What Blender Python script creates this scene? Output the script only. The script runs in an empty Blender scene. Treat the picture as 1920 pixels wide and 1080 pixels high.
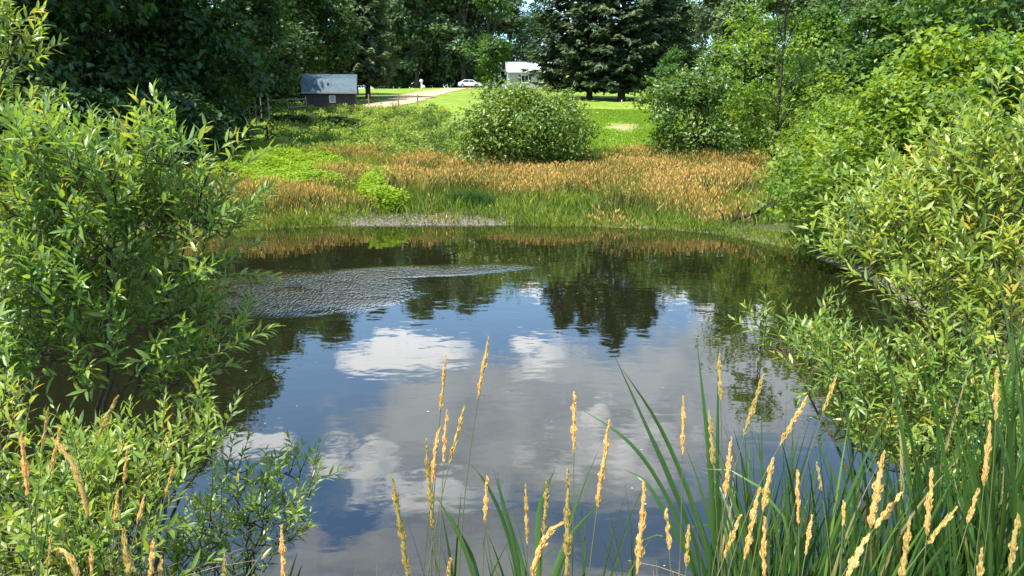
import bpy, math, random
import numpy as np
R = math.radians
PI = math.pi
S = bpy.context.scene
COL = S.collection
rnd = random.Random(5)

# ------------------------------------------------------------------ camera
H = 3.2
PITCH = R(12.5)
FPX = 1400.0
cam_d = bpy.data.cameras.new("camera")
cam = bpy.data.objects.new("camera", cam_d)
COL.objects.link(cam)
cam.location = (0, 0, H)
cam.rotation_euler = (PI/2 - PITCH, 0, 0)
cam_d.sensor_width = 36
cam_d.lens = FPX/1920*36
cam_d.clip_start = 0.05
cam_d.clip_end = 3000
S.camera = cam
cp, sp = math.cos(PITCH), math.sin(PITCH)


def P(px, py, D):
    """the point of the place seen at photo pixel (px, py), D metres ahead"""
    u, v = (px-960)/FPX, (540-py)/FPX
    d = np.array([u, cp+v*sp, -sp+v*cp])
    return d*(D/d[1]) + np.array([0, 0, H])


def X(px, D):
    return (px-960)/FPX*D/cp*0.99


def topix(x, y, z):
    """photo pixel of world points (arrays), used only to lay out what grows where on the ground"""
    zz = z-H
    f = y*cp - zz*sp
    return 960+FPX*x/f, 540-FPX*(y*sp+zz*cp)/f


# ------------------------------------------------------------------ objects
def tag(o, label=None, cat=None, group=None, kind=None):
    if label: o["label"] = label
    if cat: o["category"] = cat
    if group: o["group"] = group
    if kind: o["kind"] = kind
    return o


def thing(name, loc, label, cat, group=None, rz=0.0):
    o = bpy.data.objects.new(name, None)
    o.empty_display_size = 0.2
    COL.objects.link(o)
    o.location = tuple(float(c) for c in loc)
    o.rotation_euler = (0, 0, rz)
    return tag(o, label, cat, group)


def dup(root, loc, rz, scale, label, group=None):
    r = root.copy()
    COL.objects.link(r)
    r.location = tuple(float(c) for c in loc)
    r.rotation_euler = (0, 0, rz)
    r.scale = scale if hasattr(scale, "__len__") else (scale,)*3
    r["label"] = label
    if group: r["group"] = group
    for ch in list(root.children):
        c = ch.copy(); COL.objects.link(c); c.parent = r
        for g in list(ch.children):
            d = g.copy(); COL.objects.link(d); d.parent = c
    return r


class MB:
    """collects vertex / face arrays and links them as one mesh object"""
    def __init__(s):
        s.V = []; s.F = []; s.n = 0

    def add(s, V, F, mat=0, tint=None, smooth=False):
        V = np.asarray(V, float).reshape(-1, 3)
        F = np.asarray(F, int)
        if len(F) == 0: return
        t = np.full(len(F), 0.5) if tint is None else np.broadcast_to(np.asarray(tint, float), (len(F),))
        s.F.append((F+s.n, mat, t, smooth))
        s.V.append(V); s.n += len(V)

    def build(s, name, mats, parent=None, loc=None):
        V = np.concatenate(s.V).astype(np.float32)
        me = bpy.data.meshes.new(name)
        me.vertices.add(len(V)); me.vertices.foreach_set("co", V.ravel())
        nl = sum(f.size for f, *_ in s.F); nf = sum(len(f) for f, *_ in s.F)
        vi = np.concatenate([f.ravel() for f, *_ in s.F]).astype(np.int32)
        tot = np.concatenate([np.full(len(f), f.shape[1]) for f, *_ in s.F]).astype(np.int32)
        start = np.concatenate([[0], np.cumsum(tot)[:-1]]).astype(np.int32)
        me.loops.add(nl); me.loops.foreach_set("vertex_index", vi)
        me.polygons.add(nf)
        me.polygons.foreach_set("loop_start", start)
        mi = np.concatenate([np.full(len(f), m) for f, m, *_ in s.F]).astype(np.int32)
        sm = np.concatenate([np.full(len(f), q) for f, m, t, q in s.F]).astype(bool)
        me.update(calc_edges=True)
        me.polygons.foreach_set("material_index", mi)
        me.polygons.foreach_set("use_smooth", sm)
        a = me.attributes.new("tint", 'FLOAT', 'FACE')
        a.data.foreach_set("value", np.concatenate([t for f, m, t, q in s.F]).astype(np.float32))
        for m in (mats if isinstance(mats, (list, tuple)) else [mats]):
            me.materials.append(m)
        o = bpy.data.objects.new(name, me)
        COL.objects.link(o)
        if parent is not None: o.parent = parent
        if loc is not None: o.location = tuple(float(c) for c in loc)
        return o

    # --- shapes
    def box(s, c, size, mat=0, tint=None, rz=0.0):
        sx, sy, sz = [q/2 for q in size]
        v = np.array([[x, y, z] for z in (-sz, sz) for x, y in ((-sx, -sy), (sx, -sy), (sx, sy), (-sx, sy))])
        if rz:
            ca, sa = math.cos(rz), math.sin(rz)
            v = np.stack([v[:, 0]*ca-v[:, 1]*sa, v[:, 0]*sa+v[:, 1]*ca, v[:, 2]], 1)
        f = [[3, 2, 1, 0], [4, 5, 6, 7], [0, 1, 5, 4], [1, 2, 6, 5], [2, 3, 7, 6], [3, 0, 4, 7]]
        s.add(v+np.asarray(c, float), f, mat, tint)

    def prism(s, prof, x0, x1, mat=0, tint=None):
        """profile of (y, z) points, counter-clockwise seen from -x, pushed along x"""
        n = len(prof)
        v = [[x0, a, b] for a, b in prof]+[[x1, a, b] for a, b in prof]
        for i in range(n):
            j = (i+1) % n
            s.add(np.array([v[i], v[j], v[n+j], v[n+i]]), [[0, 1, 2, 3]], mat, tint)
        s.add(np.array(v[:n]), [list(range(n))[::-1]], mat, tint)
        s.add(np.array(v[n:]), [list(range(n))], mat, tint)

    def tube(s, pts, rad, sides=5, mat=0, tint=None, cap=True):
        p = np.asarray(pts, float); n = len(p)
        r = np.broadcast_to(np.asarray(rad, float), (n,))
        t = np.gradient(p, axis=0)
        t /= np.linalg.norm(t, axis=1, keepdims=True)+1e-9
        ref = np.array([0.31, 0.17, 0.93]) if abs(t[0, 2]) < 0.9 else np.array([1.0, 0.1, 0])
        a = np.cross(t, ref); a /= np.linalg.norm(a, axis=1, keepdims=True)+1e-9
        b = np.cross(t, a)
        th = np.arange(sides)*2*PI/sides
        V = p[:, None, :]+r[:, None, None]*(np.cos(th)[None, :, None]*a[:, None, :]+np.sin(th)[None, :, None]*b[:, None, :])
        i = np.arange(n-1)[:, None]*sides; k = np.arange(sides)[None, :]; k2 = (k+1) % sides
        F = np.stack([i+k, i+k2, i+sides+k2, i+sides+k], -1).reshape(-1, 4)
        s.add(V, F, mat, tint, True)
        if cap:
            s.add(V[-1], [list(range(sides))], mat, tint)
            s.add(V[0], [list(range(sides))[::-1]], mat, tint)


def nrm(a):
    return a/(np.linalg.norm(a, axis=-1, keepdims=True)+1e-9)


def quads(mb, C, d, n, L, W, fold=0.15, mat=0, tint=None):
    """one four-sided leaf per row"""
    C = np.asarray(C); N = len(C)
    if N == 0: return
    d = nrm(d); s_ = nrm(np.cross(n, d)); nn = np.cross(d, s_)
    L = np.broadcast_to(L, (N,))[:, None]; W = np.broadcast_to(W, (N,))[:, None]
    up = nn*fold*W
    V = np.stack([C-d*L/2, C+s_*W/2+up, C+d*L/2, C-s_*W/2+up], 1)
    mb.add(V, np.arange(4*N).reshape(N, 4), mat, tint)


def leaves(mb, B, d, n, L, W, droop=0.25, fold=0.25, mat=0, tint=None):
    """long pointed leaves with a keel and a droop, for plants near the camera"""
    B = np.asarray(B); N = len(B)
    if N == 0: return
    d = nrm(d); s_ = nrm(np.cross(d, n)); nn = np.cross(s_, d)
    L = np.broadcast_to(L, (N,))[:, None]; W = np.broadcast_to(W, (N,))[:, None]
    dr = np.broadcast_to(droop, (N,))[:, None]
    c = lambda t: B+d*L*t-nn*dr*L*t*t
    w1, w2 = W*0.5, W*0.40
    e1, e2 = nn*fold*w1, nn*fold*w2
    V = np.stack([c(0), c(.3)-s_*w1+e1, c(.3), c(.3)+s_*w1+e1, c(.66)-s_*w2+e2, c(.66), c(.66)+s_*w2+e2, c(1.0)], 1)
    k = np.arange(N)[:, None]*8
    t = np.full(N, .5) if tint is None else np.asarray(tint)
    tri = np.concatenate([k+np.array(q) for q in ([0, 2, 1], [0, 3, 2], [7, 4, 5], [7, 5, 6])])
    qd = np.concatenate([k+np.array(q) for q in ([1, 2, 5, 4], [2, 3, 6, 5])])
    n0 = mb.n
    mb.F.append((tri+n0, mat, np.tile(t, 4), True)); mb.F.append((qd+n0, mat, np.tile(t, 2), True))
    mb.V.append(V.reshape(-1, 3)); mb.n += 8*N


# ------------------------------------------------------------------ materials
def newmat(name):
    m = bpy.data.materials.new(name); m.use_nodes = True
    nt = m.node_tree; nt.nodes.clear()
    out = nt.nodes.new("ShaderNodeOutputMaterial")
    return m, nt, out


def N_(nt, typ, **kw):
    n = nt.nodes.new(typ)
    for k, v in kw.items():
        if k.startswith("_"):
            setattr(n, k[1:], v)
        else:
            n.inputs[k.replace("~", " ")].default_value = v
    return n


def ramp(nt, fac, stops):
    r = nt.nodes.new("ShaderNodeValToRGB")
    e = r.color_ramp.elements
    while len(e) > 1: e.remove(e[0])
    e[0].position = stops[0][0]; e[0].color = (*stops[0][1], 1)
    for p, c in stops[1:]:
        q = e.new(p); q.color = (*c, 1)
    nt.links.new(fac, r.inputs[0])
    return r.outputs[0]


def mth(nt, op, a, b=None, c=None, clamp=False):
    n = nt.nodes.new("ShaderNodeMath"); n.operation = op; n.use_clamp = clamp
    for i, q in enumerate((a, b, c)):
        if q is None: continue
        if isinstance(q, (int, float)): n.inputs[i].default_value = q
        else: nt.links.new(q, n.inputs[i])
    return n.outputs[0]


def mixc(nt, fac, a, b, blend='MIX'):
    n = nt.nodes.new("ShaderNodeMix"); n.data_type = 'RGBA'; n.blend_type = blend
    for s_, q in ((n.inputs[0], fac), (n.inputs[6], a), (n.inputs[7], b)):
        if isinstance(q, (int, float)): s_.default_value = q
        elif isinstance(q, tuple): s_.default_value = (*q, 1)
        else: nt.links.new(q, s_)
    return n.outputs[2]


def leafmat(name, stops, trans=0.35, tcol=1.6, rough=0.5, spec=0.4, under=None, vary=0.25):
    m, nt, out = newmat(name)
    at = N_(nt, "ShaderNodeAttribute", _attribute_name="tint")
    c = ramp(nt, at.outputs["Fac"], stops)
    oi = nt.nodes.new("ShaderNodeObjectInfo")
    hs = nt.nodes.new("ShaderNodeHueSaturation")
    nt.links.new(c, hs.inputs["Color"])
    nt.links.new(mth(nt, 'MULTIPLY_ADD', oi.outputs["Random"], vary, 1-vary/2), hs.inputs["Value"])
    nt.links.new(mth(nt, 'MULTIPLY_ADD', oi.outputs["Random"], -0.03, 0.515), hs.inputs["Hue"])
    c = hs.outputs[0]
    if under:
        ge = nt.nodes.new("ShaderNodeNewGeometry")
        c2 = mixc(nt, mth(nt, 'MULTIPLY', ge.outputs["Backfacing"], 0.75), c, under)
    else:
        c2 = c
    p = N_(nt, "ShaderNodeBsdfPrincipled", Roughness=rough)
    p.inputs["Specular IOR Level"].default_value = spec
    nt.links.new(c2, p.inputs["Base Color"])
    tr = nt.nodes.new("ShaderNodeBsdfTranslucent")
    nt.links.new(mixc(nt, 1.0, c, (tcol*1.15, tcol, tcol*0.35), 'MULTIPLY'), tr.inputs["Color"])
    mx = N_(nt, "ShaderNodeMixShader", Fac=trans)
    nt.links.new(p.outputs[0], mx.inputs[1]); nt.links.new(tr.outputs[0], mx.inputs[2])
    nt.links.new(mx.outputs[0], out.inputs[0])
    return m


def plain(name, col, rough=0.6, spec=0.4, metal=0.0, noise=0.0, nscale=8.0, stretch=(1, 1, 1), bump=0.0, wave=None):
    m, nt, out = newmat(name)
    p = N_(nt, "ShaderNodeBsdfPrincipled", Roughness=rough, Metallic=metal)
    p.inputs["Specular IOR Level"].default_value = spec
    p.inputs["Base Color"].default_value = (*col, 1)
    if noise or bump:
        tc = nt.nodes.new("ShaderNodeTexCoord")
        mp = N_(nt, "ShaderNodeMapping", Scale=stretch)
        nt.links.new(tc.outputs["Object"], mp.inputs[0])
        nz = N_(nt, "ShaderNodeTexNoise", Scale=nscale, Detail=6.0, Roughness=0.65)
        nt.links.new(mp.outputs[0], nz.inputs["Vector"])
        lo = tuple(max(0, q*(1-noise)) for q in col); hi = tuple(min(1, q*(1+noise)) for q in col)
        nt.links.new(ramp(nt, nz.outputs["Fac"], [(0.3, lo), (0.7, hi)]), p.inputs["Base Color"])
        h = nz.outputs["Fac"]
        if wave:
            wv = N_(nt, "ShaderNodeTexWave", Scale=wave)
            nt.links.new(tc.outputs["Object"], wv.inputs["Vector"]); h = wv.outputs["Fac"]
        if bump:
            b = N_(nt, "ShaderNodeBump", Strength=bump, Distance=0.05)
            nt.links.new(h, b.inputs["Height"]); nt.links.new(b.outputs[0], p.inputs["Normal"])
    nt.links.new(p.outputs[0], out.inputs[0])
    return m


M = {}
M["bark"] = plain("bark", (0.07, 0.055, 0.04), 0.9, 0.2, noise=0.5, nscale=6, stretch=(4, 4, 0.6), bump=0.6)
M["twig"] = plain("twig_bark", (0.075, 0.06, 0.035), 0.8, 0.2, noise=0.4, nscale=30, bump=0.2)
M["deadwood"] = plain("dead_wood", (0.035, 0.03, 0.024), 0.9, 0.2, noise=0.4, nscale=14, bump=0.4)
M["dry"] = plain("dry_twigs", (0.26, 0.20, 0.13), 0.9, 0.2, noise=0.3, nscale=20)
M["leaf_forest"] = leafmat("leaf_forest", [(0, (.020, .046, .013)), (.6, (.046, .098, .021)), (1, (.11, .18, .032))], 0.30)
M["leaf_grey"] = leafmat("leaf_grey_green", [(0, (.045, .08, .038)), (.6, (.09, .15, .065)), (1, (.16, .22, .10))], 0.30)  # greyed, lightened leaf colour stands in for faint haze on distant trees
M["leaf_spruce"] = leafmat("needles", [(0, (.016, .034, .014)), (.6, (.036, .068, .024)), (1, (.095, .14, .045))], 0.12, rough=.6)
M["leaf_mid"] = leafmat("leaf_mid_green", [(0, (.03, .075, .014)), (.6, (.07, .15, .022)), (1, (.13, .22, .03))], 0.35)
M["leaf_bright"] = leafmat("leaf_bright_green", [(0, (.055, .115, .014)), (.55, (.14, .24, .022)), (1, (.28, .37, .04))], 0.44)
M["leaf_bush"] = leafmat("leaf_shrub", [(0, (.04, .085, .016)), (.55, (.09, .165, .025)), (1, (.17, .25, .04))], 0.32, rough=.42, spec=.5)
M["leaf_willow"] = leafmat("leaf_willow", [(0, (.07, .14, .018)), (.5, (.18, .285, .036)), (.93, (.31, .39, .07)), (1, (.40, .36, .06))], 0.42, rough=.42, spec=.7, under=(.28, .37, .18))
M["weed_mid"] = leafmat("weed_mid", [(0, (.04, .08, .016)), (.45, (.15, .24, .03)), (1, (.32, .38, .06))], 0.4, rough=.5)
M["leaf_dome"] = leafmat("leaf_dome", [(0, (.045, .09, .014)), (.5, (.12, .20, .022)), (1, (.24, .32, .035))], 0.22, rough=.45, spec=.5)
M["leaf_lone"] = leafmat("leaf_lone", [(0, (.05, .085, .045)), (.6, (.11, .17, .085)), (1, (.20, .26, .14))], 0.3)
M["grass_tan"] = leafmat("tan_grass", [(0, (.09, .14, .03)), (.35, (.33, .30, .085)), (.7, (.66, .34, .105)), (1, (.80, .50, .20))], 0.35, tcol=1.1, rough=.7, spec=.2)
M["grass_green"] = leafmat("green_grass", [(0, (.05, .10, .016)), (.5, (.16, .235, .03)), (.8, (.30, .35, .055)), (1, (.48, .38, .13))], 0.4, rough=.55, spec=.3)
M["weed_lime"] = leafmat("lime_weeds", [(0, (.09, .18, .012)), (.6, (.17, .30, .018)), (1, (.25, .38, .03))], 0.4, rough=.55, spec=.3)
M["cattail"] = leafmat("cattail_blade", [(0, (.028, .07, .018)), (.6, (.068, .14, .03)), (.93, (.14, .24, .045)), (1, (.32, .27, .12))], 0.34, tcol=1.5, rough=.38, spec=.55)
M["stalk"] = leafmat("grass_stalk", [(0, (.07, .10, .03)), (1, (.17, .17, .06))], 0.15, rough=.5)
M["seed"] = leafmat("seed_head", [(0, (.32, .21, .06)), (.5, (.66, .46, .145)), (1, (.82, .67, .33))], 0.3, tcol=1.2, rough=.7, spec=.2, vary=.6)
M["blade"] = leafmat("grass_blade", [(0, (.03, .07, .015)), (1, (.08, .16, .03))], 0.35, rough=.45)
M["dark_cattail"] = leafmat("dark_sedge", [(0, (.022, .06, .014)), (1, (.08, .16, .03))], 0.25)

# ------------------------------------------------------------------ terrain
POND = np.array([(-1.3, 4.0), (-2.6, 4.7), (-4.0, 5.9), (-6.0, 7.3), (-8.2, 9.2), (-9.7, 12), (-10.1, 17), (-9.6, 20.8),
                 (-8.3, 22.6), (-6.6, 23.3), (-4.5, 23.5), (-1, 23.8), (2, 23.4), (4.4, 22.8), (5.9, 22.1), (7.3, 19.6), (7.5, 16),
                 (7.0, 12), (6.3, 8.5), (5.3, 6.2), (3.7, 4.6), (2, 3.9), (0, 3.75)], float)


def pond_sd(x, y):
    """distance to the pond's edge, negative over water"""
    x = np.asarray(x, float); y = np.asarray(y, float)
    shp = x.shape; q = np.stack([x.ravel(), y.ravel()], 1)
    best = np.full(len(q), 1e9); ins = np.zeros(len(q), bool)
    for i in range(len(POND)):
        a, b = POND[i], POND[(i+1) % len(POND)]
        e = b-a; w = q-a
        t = np.clip((w@e)/(e@e), 0, 1)
        best = np.minimum(best, np.linalg.norm(w-t[:, None]*e, axis=1))
        c = ((a[1] <= q[:, 1]) & (b[1] > q[:, 1])) | ((b[1] <= q[:, 1]) & (a[1] > q[:, 1]))
        xi = a[0]+(q[:, 1]-a[1])/(b[1]-a[1] if b[1] != a[1] else 1e-9)*e[0]
        ins ^= c & (q[:, 0] < xi)
    return np.where(ins, -best, best).reshape(shp)


HY = [-50, 1, 6, 14, 23.5, 26, 31, 38, 45, 55, 75, 110, 150, 200, 300, 700, 1500]
HZ = [2.2, 1.7, 1.2, 1.0, .30, .38, .58, 1.05, 1.7, 2.8, 4.5, 6.9, 9.7, 11.5, 13, 17, 20]


def terr(x, y):
    x = np.asarray(x, float); y = np.asarray(y, float)
    sd = pond_sd(x, y)
    wob = 0.30*np.sin(x*0.9+y*0.37)+0.16*np.sin(x*2.3-y*1.7+1)+0.10*np.sin(y*3.1+x*1.2)
    sd2 = sd+0.35*wob*np.exp(-np.abs(sd)/3)*(np.abs(sd) < 8)
    e = np.interp(y, HY, HZ)
    e = e+0.05*np.sin(x*.23+y*.11)*np.clip((y-25)/20, 0, 1)*2+0.35*np.clip((np.abs(x)-10)/25, 0, 1)*(y < 45)
    e = e+np.clip((x+60)/-60, 0, 3)*2
    land = e*(1-np.exp(-np.maximum(sd2, 0)/1.7))+0.02*wob*np.clip(sd2, 0, 1)
    wet = -0.9*(1-np.exp(np.minimum(sd2, 0)/1.2))
    return np.where(sd2 > 0, land, wet)


def axis(lo, hi, step, far_lo, far_hi, g):
    a = list(np.arange(lo, hi+1e-6, step))
    s_ = step
    while a[-1] < far_hi: s_ = min(s_*g, 60); a.append(a[-1]+s_)
    s_ = step
    while a[0] > far_lo: s_ = min(s_*g, 60); a.insert(0, a[0]-s_)
    return np.array(a)


GX = axis(-13, 11, .22, -900, 900, 1.09)
GY = axis(-3, 27, .22, -200, 1400, 1.07)
gx, gy = np.meshgrid(GX, GY)
GZ = terr(gx, gy)


def ground(x, y):
    x = float(x); y = float(y)
    i = int(np.clip(np.searchsorted(GX, x)-1, 0, len(GX)-2)); j = int(np.clip(np.searchsorted(GY, y)-1, 0, len(GY)-2))
    a = (x-GX[i])/(GX[i+1]-GX[i]); b = (y-GY[j])/(GY[j+1]-GY[j])
    return (GZ[j, i]*(1-a)+GZ[j, i+1]*a)*(1-b)+(GZ[j+1, i]*(1-a)+GZ[j+1, i+1]*a)*b


def groundv(x, y):
    i = np.clip(np.searchsorted(GX, x)-1, 0, len(GX)-2); j = np.clip(np.searchsorted(GY, y)-1, 0, len(GY)-2)
    a = (x-GX[i])/(GX[i+1]-GX[i]); b = (y-GY[j])/(GY[j+1]-GY[j])
    return (GZ[j, i]*(1-a)+GZ[j, i+1]*a)*(1-b)+(GZ[j+1, i]*(1-a)+GZ[j+1, i+1]*a)*b


def G(px, D):
    """a spot on the ground in photo column px, D metres ahead"""
    x = (px-960)/FPX*D*1.0
    for _ in range(4):
        z = ground(x, D)
        f = D*cp-(z-H)*sp
        x = (px-960)/FPX*f
    return np.array([x, D, ground(x, D)])


def ground_material():
    m, nt, out = newmat("ground_cover")
    geo = nt.nodes.new("ShaderNodeNewGeometry")
    sx = nt.nodes.new("ShaderNodeSeparateXYZ"); nt.links.new(geo.outputs["Position"], sx.inputs[0])
    x, y, z = sx.outputs

    def noise(scale, detail=5.0):
        n = N_(nt, "ShaderNodeTexNoise", Scale=scale, Detail=detail, Roughness=.6)
        nt.links.new(geo.outputs["Position"], n.inputs["Vector"]); return n.outputs["Fac"]
    n1, n2, n3 = noise(.35), noise(1.4), noise(14)
    lawn = ramp(nt, mth(nt, 'MULTIPLY_ADD', n2, .4, mth(nt, 'MULTIPLY', n1, .6)),
                [(.34, (.085, .15, .02)), (.5, (.16, .235, .028)), (.64, (.25, .29, .055))])
    soil = ramp(nt, n3, [(.3, (.035, .03, .018)), (.5, (.05, .06, .02)), (.7, (.09, .10, .035))])
    mud = ramp(nt, n3, [(.3, (.06, .05, .032)), (.55, (.14, .12, .085)), (.75, (.27, .25, .20))])
    far = mth(nt, 'MULTIPLY_ADD', y, 1/14, -34/14, clamp=True)
    c = mixc(nt, far, soil, lawn)
    # strip of mud and pebbles at the water line
    wet = mth(nt, 'SUBTRACT', 1.0, mth(nt, 'MULTIPLY_ADD', mth(nt, 'ADD', z, mth(nt, 'MULTIPLY_ADD', n2, .12, -.06)), 1/.10, -.035/.10, clamp=True), clamp=True)
    c = mixc(nt, wet, c, mud)
    # worn bare spot on the lawn and bare track far behind
    def spot(cx, cy, rx, ry):
        a = mth(nt, 'DIVIDE', mth(nt, 'SUBTRACT', x, cx), rx); b = mth(nt, 'DIVIDE', mth(nt, 'SUBTRACT', y, cy), ry)
        d = mth(nt, 'ADD', mth(nt, 'MULTIPLY', a, a), mth(nt, 'MULTIPLY', b, b))
        d = mth(nt, 'ADD', d, mth(nt, 'MULTIPLY_ADD', noise(.8, 6.0), 6.0, -3.0))
        return mth(nt, 'MULTIPLY', mth(nt, 'MULTIPLY', mth(nt, 'SUBTRACT', 1.1, d, clamp=True), 1.5, clamp=True), mth(nt, 'MULTIPLY_ADD', n3, 2.2, -.35, clamp=True))
    dirt = ramp(nt, n3, [(.3, (.22, .17, .09)), (.7, (.36, .28, .16))])
    for sp_ in ((8.1, 55.0, 1.5, 2.6), (26, 150, 30, 6)):
        c = mixc(nt, spot(*sp_), c, dirt)
    p = N_(nt, "ShaderNodeBsdfPrincipled", Roughness=.95)
    p.inputs["Specular IOR Level"].default_value = .1
    nt.links.new(c, p.inputs["Base Color"])
    b = N_(nt, "ShaderNodeBump", Strength=.7, Distance=.030)
    nt.links.new(mth(nt, 'ADD', n3, n2), b.inputs["Height"]); nt.links.new(b.outputs[0], p.inputs["Normal"])
    nt.links.new(p.outputs[0], out.inputs[0])
    return m


mb = MB()
ny, nx = GZ.shape
idx = np.arange(ny*nx).reshape(ny, nx)
mb.add(np.stack([gx, gy, GZ], -1), np.stack([idx[:-1, :-1], idx[:-1, 1:], idx[1:, 1:], idx[1:, :-1]], -1).reshape(-1, 4), smooth=True)
tag(mb.build("ground", ground_material()), kind="structure", label="grassy ground sloping up from the pond to the hill", cat="ground")


# ------------------------------------------------------------------ water
def water_material():
    m, nt, out = newmat("pond_water")
    geo = nt.nodes.new("ShaderNodeNewGeometry")
    sx = nt.nodes.new("ShaderNodeSeparateXYZ"); nt.links.new(geo.outputs["Position"], sx.inputs[0])
    x, y, z = sx.outputs

    def noise(scale, detail, st):
        mp = N_(nt, "ShaderNodeMapping", Scale=st)
        nt.links.new(geo.outputs["Position"], mp.inputs[0])
        n = N_(nt, "ShaderNodeTexNoise", Scale=scale, Detail=detail, Roughness=.5)
        nt.links.new(mp.outputs[0], n.inputs["Vector"]); return n.outputs["Fac"]
    calm = noise(1.6, 2.0, (1, 1.5, 1))
    fine = noise(7.0, 2.0, (1, 1.3, 1))
    edge = noise(.8, 4.0, (1, 1, 1))
    rip = noise(19.0, 2.0, (1, .34, 1))

    def ell(cx, cy, rx, ry, rot=0.0):
        dx = mth(nt, 'SUBTRACT', x, cx); dy = mth(nt, 'SUBTRACT', y, cy)
        ca, sa = math.cos(rot), math.sin(rot)
        a = mth(nt, 'DIVIDE', mth(nt, 'ADD', mth(nt, 'MULTIPLY', dx, ca), mth(nt, 'MULTIPLY', dy, sa)), rx)
        b = mth(nt, 'DIVIDE', mth(nt, 'ADD', mth(nt, 'MULTIPLY', dx, -sa), mth(nt, 'MULTIPLY', dy, ca)), ry)
        return mth(nt, 'ADD', mth(nt, 'MULTIPLY', a, a), mth(nt, 'MULTIPLY', b, b))
    d = mth(nt, 'MINIMUM', ell(-4.3, 14.3, 2.4, 1.9, .22), ell(-2.2, 16.1, 2.6, .62, .26))
    d = mth(nt, 'ADD', d, mth(nt, 'MULTIPLY_ADD', edge, 2.0, -1.0))
    mask = mth(nt, 'MULTIPLY', mth(nt, 'SUBTRACT', 1.7, d, clamp=True), .62, clamp=True)
    mask = mth(nt, 'MULTIPLY', mth(nt, 'MULTIPLY', mask, mask), mth(nt, 'MULTIPLY_ADD', noise(1.7, 3.0, (1, 1, 1)), 2.2, -.2, clamp=True))
    b1 = N_(nt, "ShaderNodeBump", Strength=1.0, Distance=.003)
    nt.links.new(mth(nt, 'MULTIPLY_ADD', fine, .10, calm), b1.inputs["Height"])
    b2 = N_(nt, "ShaderNodeBump", Strength=1.0, Distance=.06)
    nt.links.new(mth(nt, 'MULTIPLY', rip, mask), b2.inputs["Height"])
    nt.links.new(b1.outputs[0], b2.inputs["Normal"])
    p = N_(nt, "ShaderNodeBsdfPrincipled", Roughness=.02, IOR=2.0)
    p.inputs["Base Color"].default_value = (.010, .0105, .004, 1)
    nt.links.new(b2.outputs[0], p.inputs["Normal"])
    nt.links.new(p.outputs[0], out.inputs[0])
    return m


mb = MB()
wx = np.linspace(-12, 9, 30); wy = np.linspace(2.5, 26, 30)
a, b = np.meshgrid(wx, wy); idx = np.arange(900).reshape(30, 30)
mb.add(np.stack([a, b, a*0], -1), np.stack([idx[:-1, :-1], idx[:-1, 1:], idx[1:, 1:], idx[1:, :-1]], -1).reshape(-1, 4), smooth=True)
tag(mb.build("water", water_material()), kind="structure", label="still brown pond water mirroring sky and trees", cat="water")

# ------------------------------------------------------------------ driveway
drive = [(16, 152, 5.0), (4, 151, 5.0), (-5, 150, 5.2), (-10.5, 145, 5.5), (-13.0, 130, 5.6), (-13.4, 115, 5.4), (-13.2, 103, 5.2), (-13.1, 90, 5.0), (-14.3, 79, 5.0), (-18, 70, 4.5)]
dp = np.array(drive)
tt = np.linspace(0, len(dp)-1, 120)
dpt = np.stack([np.interp(tt, np.arange(len(dp)), dp[:, k]) for k in range(3)], 1)
ker = np.ones(9)/9
for k in range(3):
    pad = np.pad(dpt[:, k], 4, mode='edge'); dpt[:, k] = np.convolve(pad, ker, 'valid')
tg = np.gradient(dpt[:, :2], axis=0); tg /= np.linalg.norm(tg, axis=1, keepdims=True)
sd_ = np.stack([-tg[:, 1], tg[:, 0]], 1)
rows = []
for w in np.linspace(-1, 1, 9):
    jit = 0.25*np.sin(np.arange(120)*.9+w*2)+.15*np.sin(np.arange(120)*2.3)
    q = dpt[:, :2]+sd_*(dpt[:, 2]/2*w+(jit if abs(w) > .9 else 0))[:, None]
    rows.append(np.column_stack([q, groundv(q[:, 0], q[:, 1])+0.05+.03*(1-w*w)]))
rows = np.array(rows)
idx = np.arange(9*120).reshape(9, 120)
mb = MB()
mb.add(rows, np.stack([idx[:-1, :-1], idx[1:, :-1], idx[1:, 1:], idx[:-1, 1:]], -1).reshape(-1, 4)[:, ::-1], smooth=True)
tag(mb.build("driveway", plain("gravel", (.40, .29, .185), .95, .1, noise=.28, nscale=3.0, bump=.3)), kind="structure", label="pale gravel driveway curving up the lawn", cat="driveway")


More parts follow.
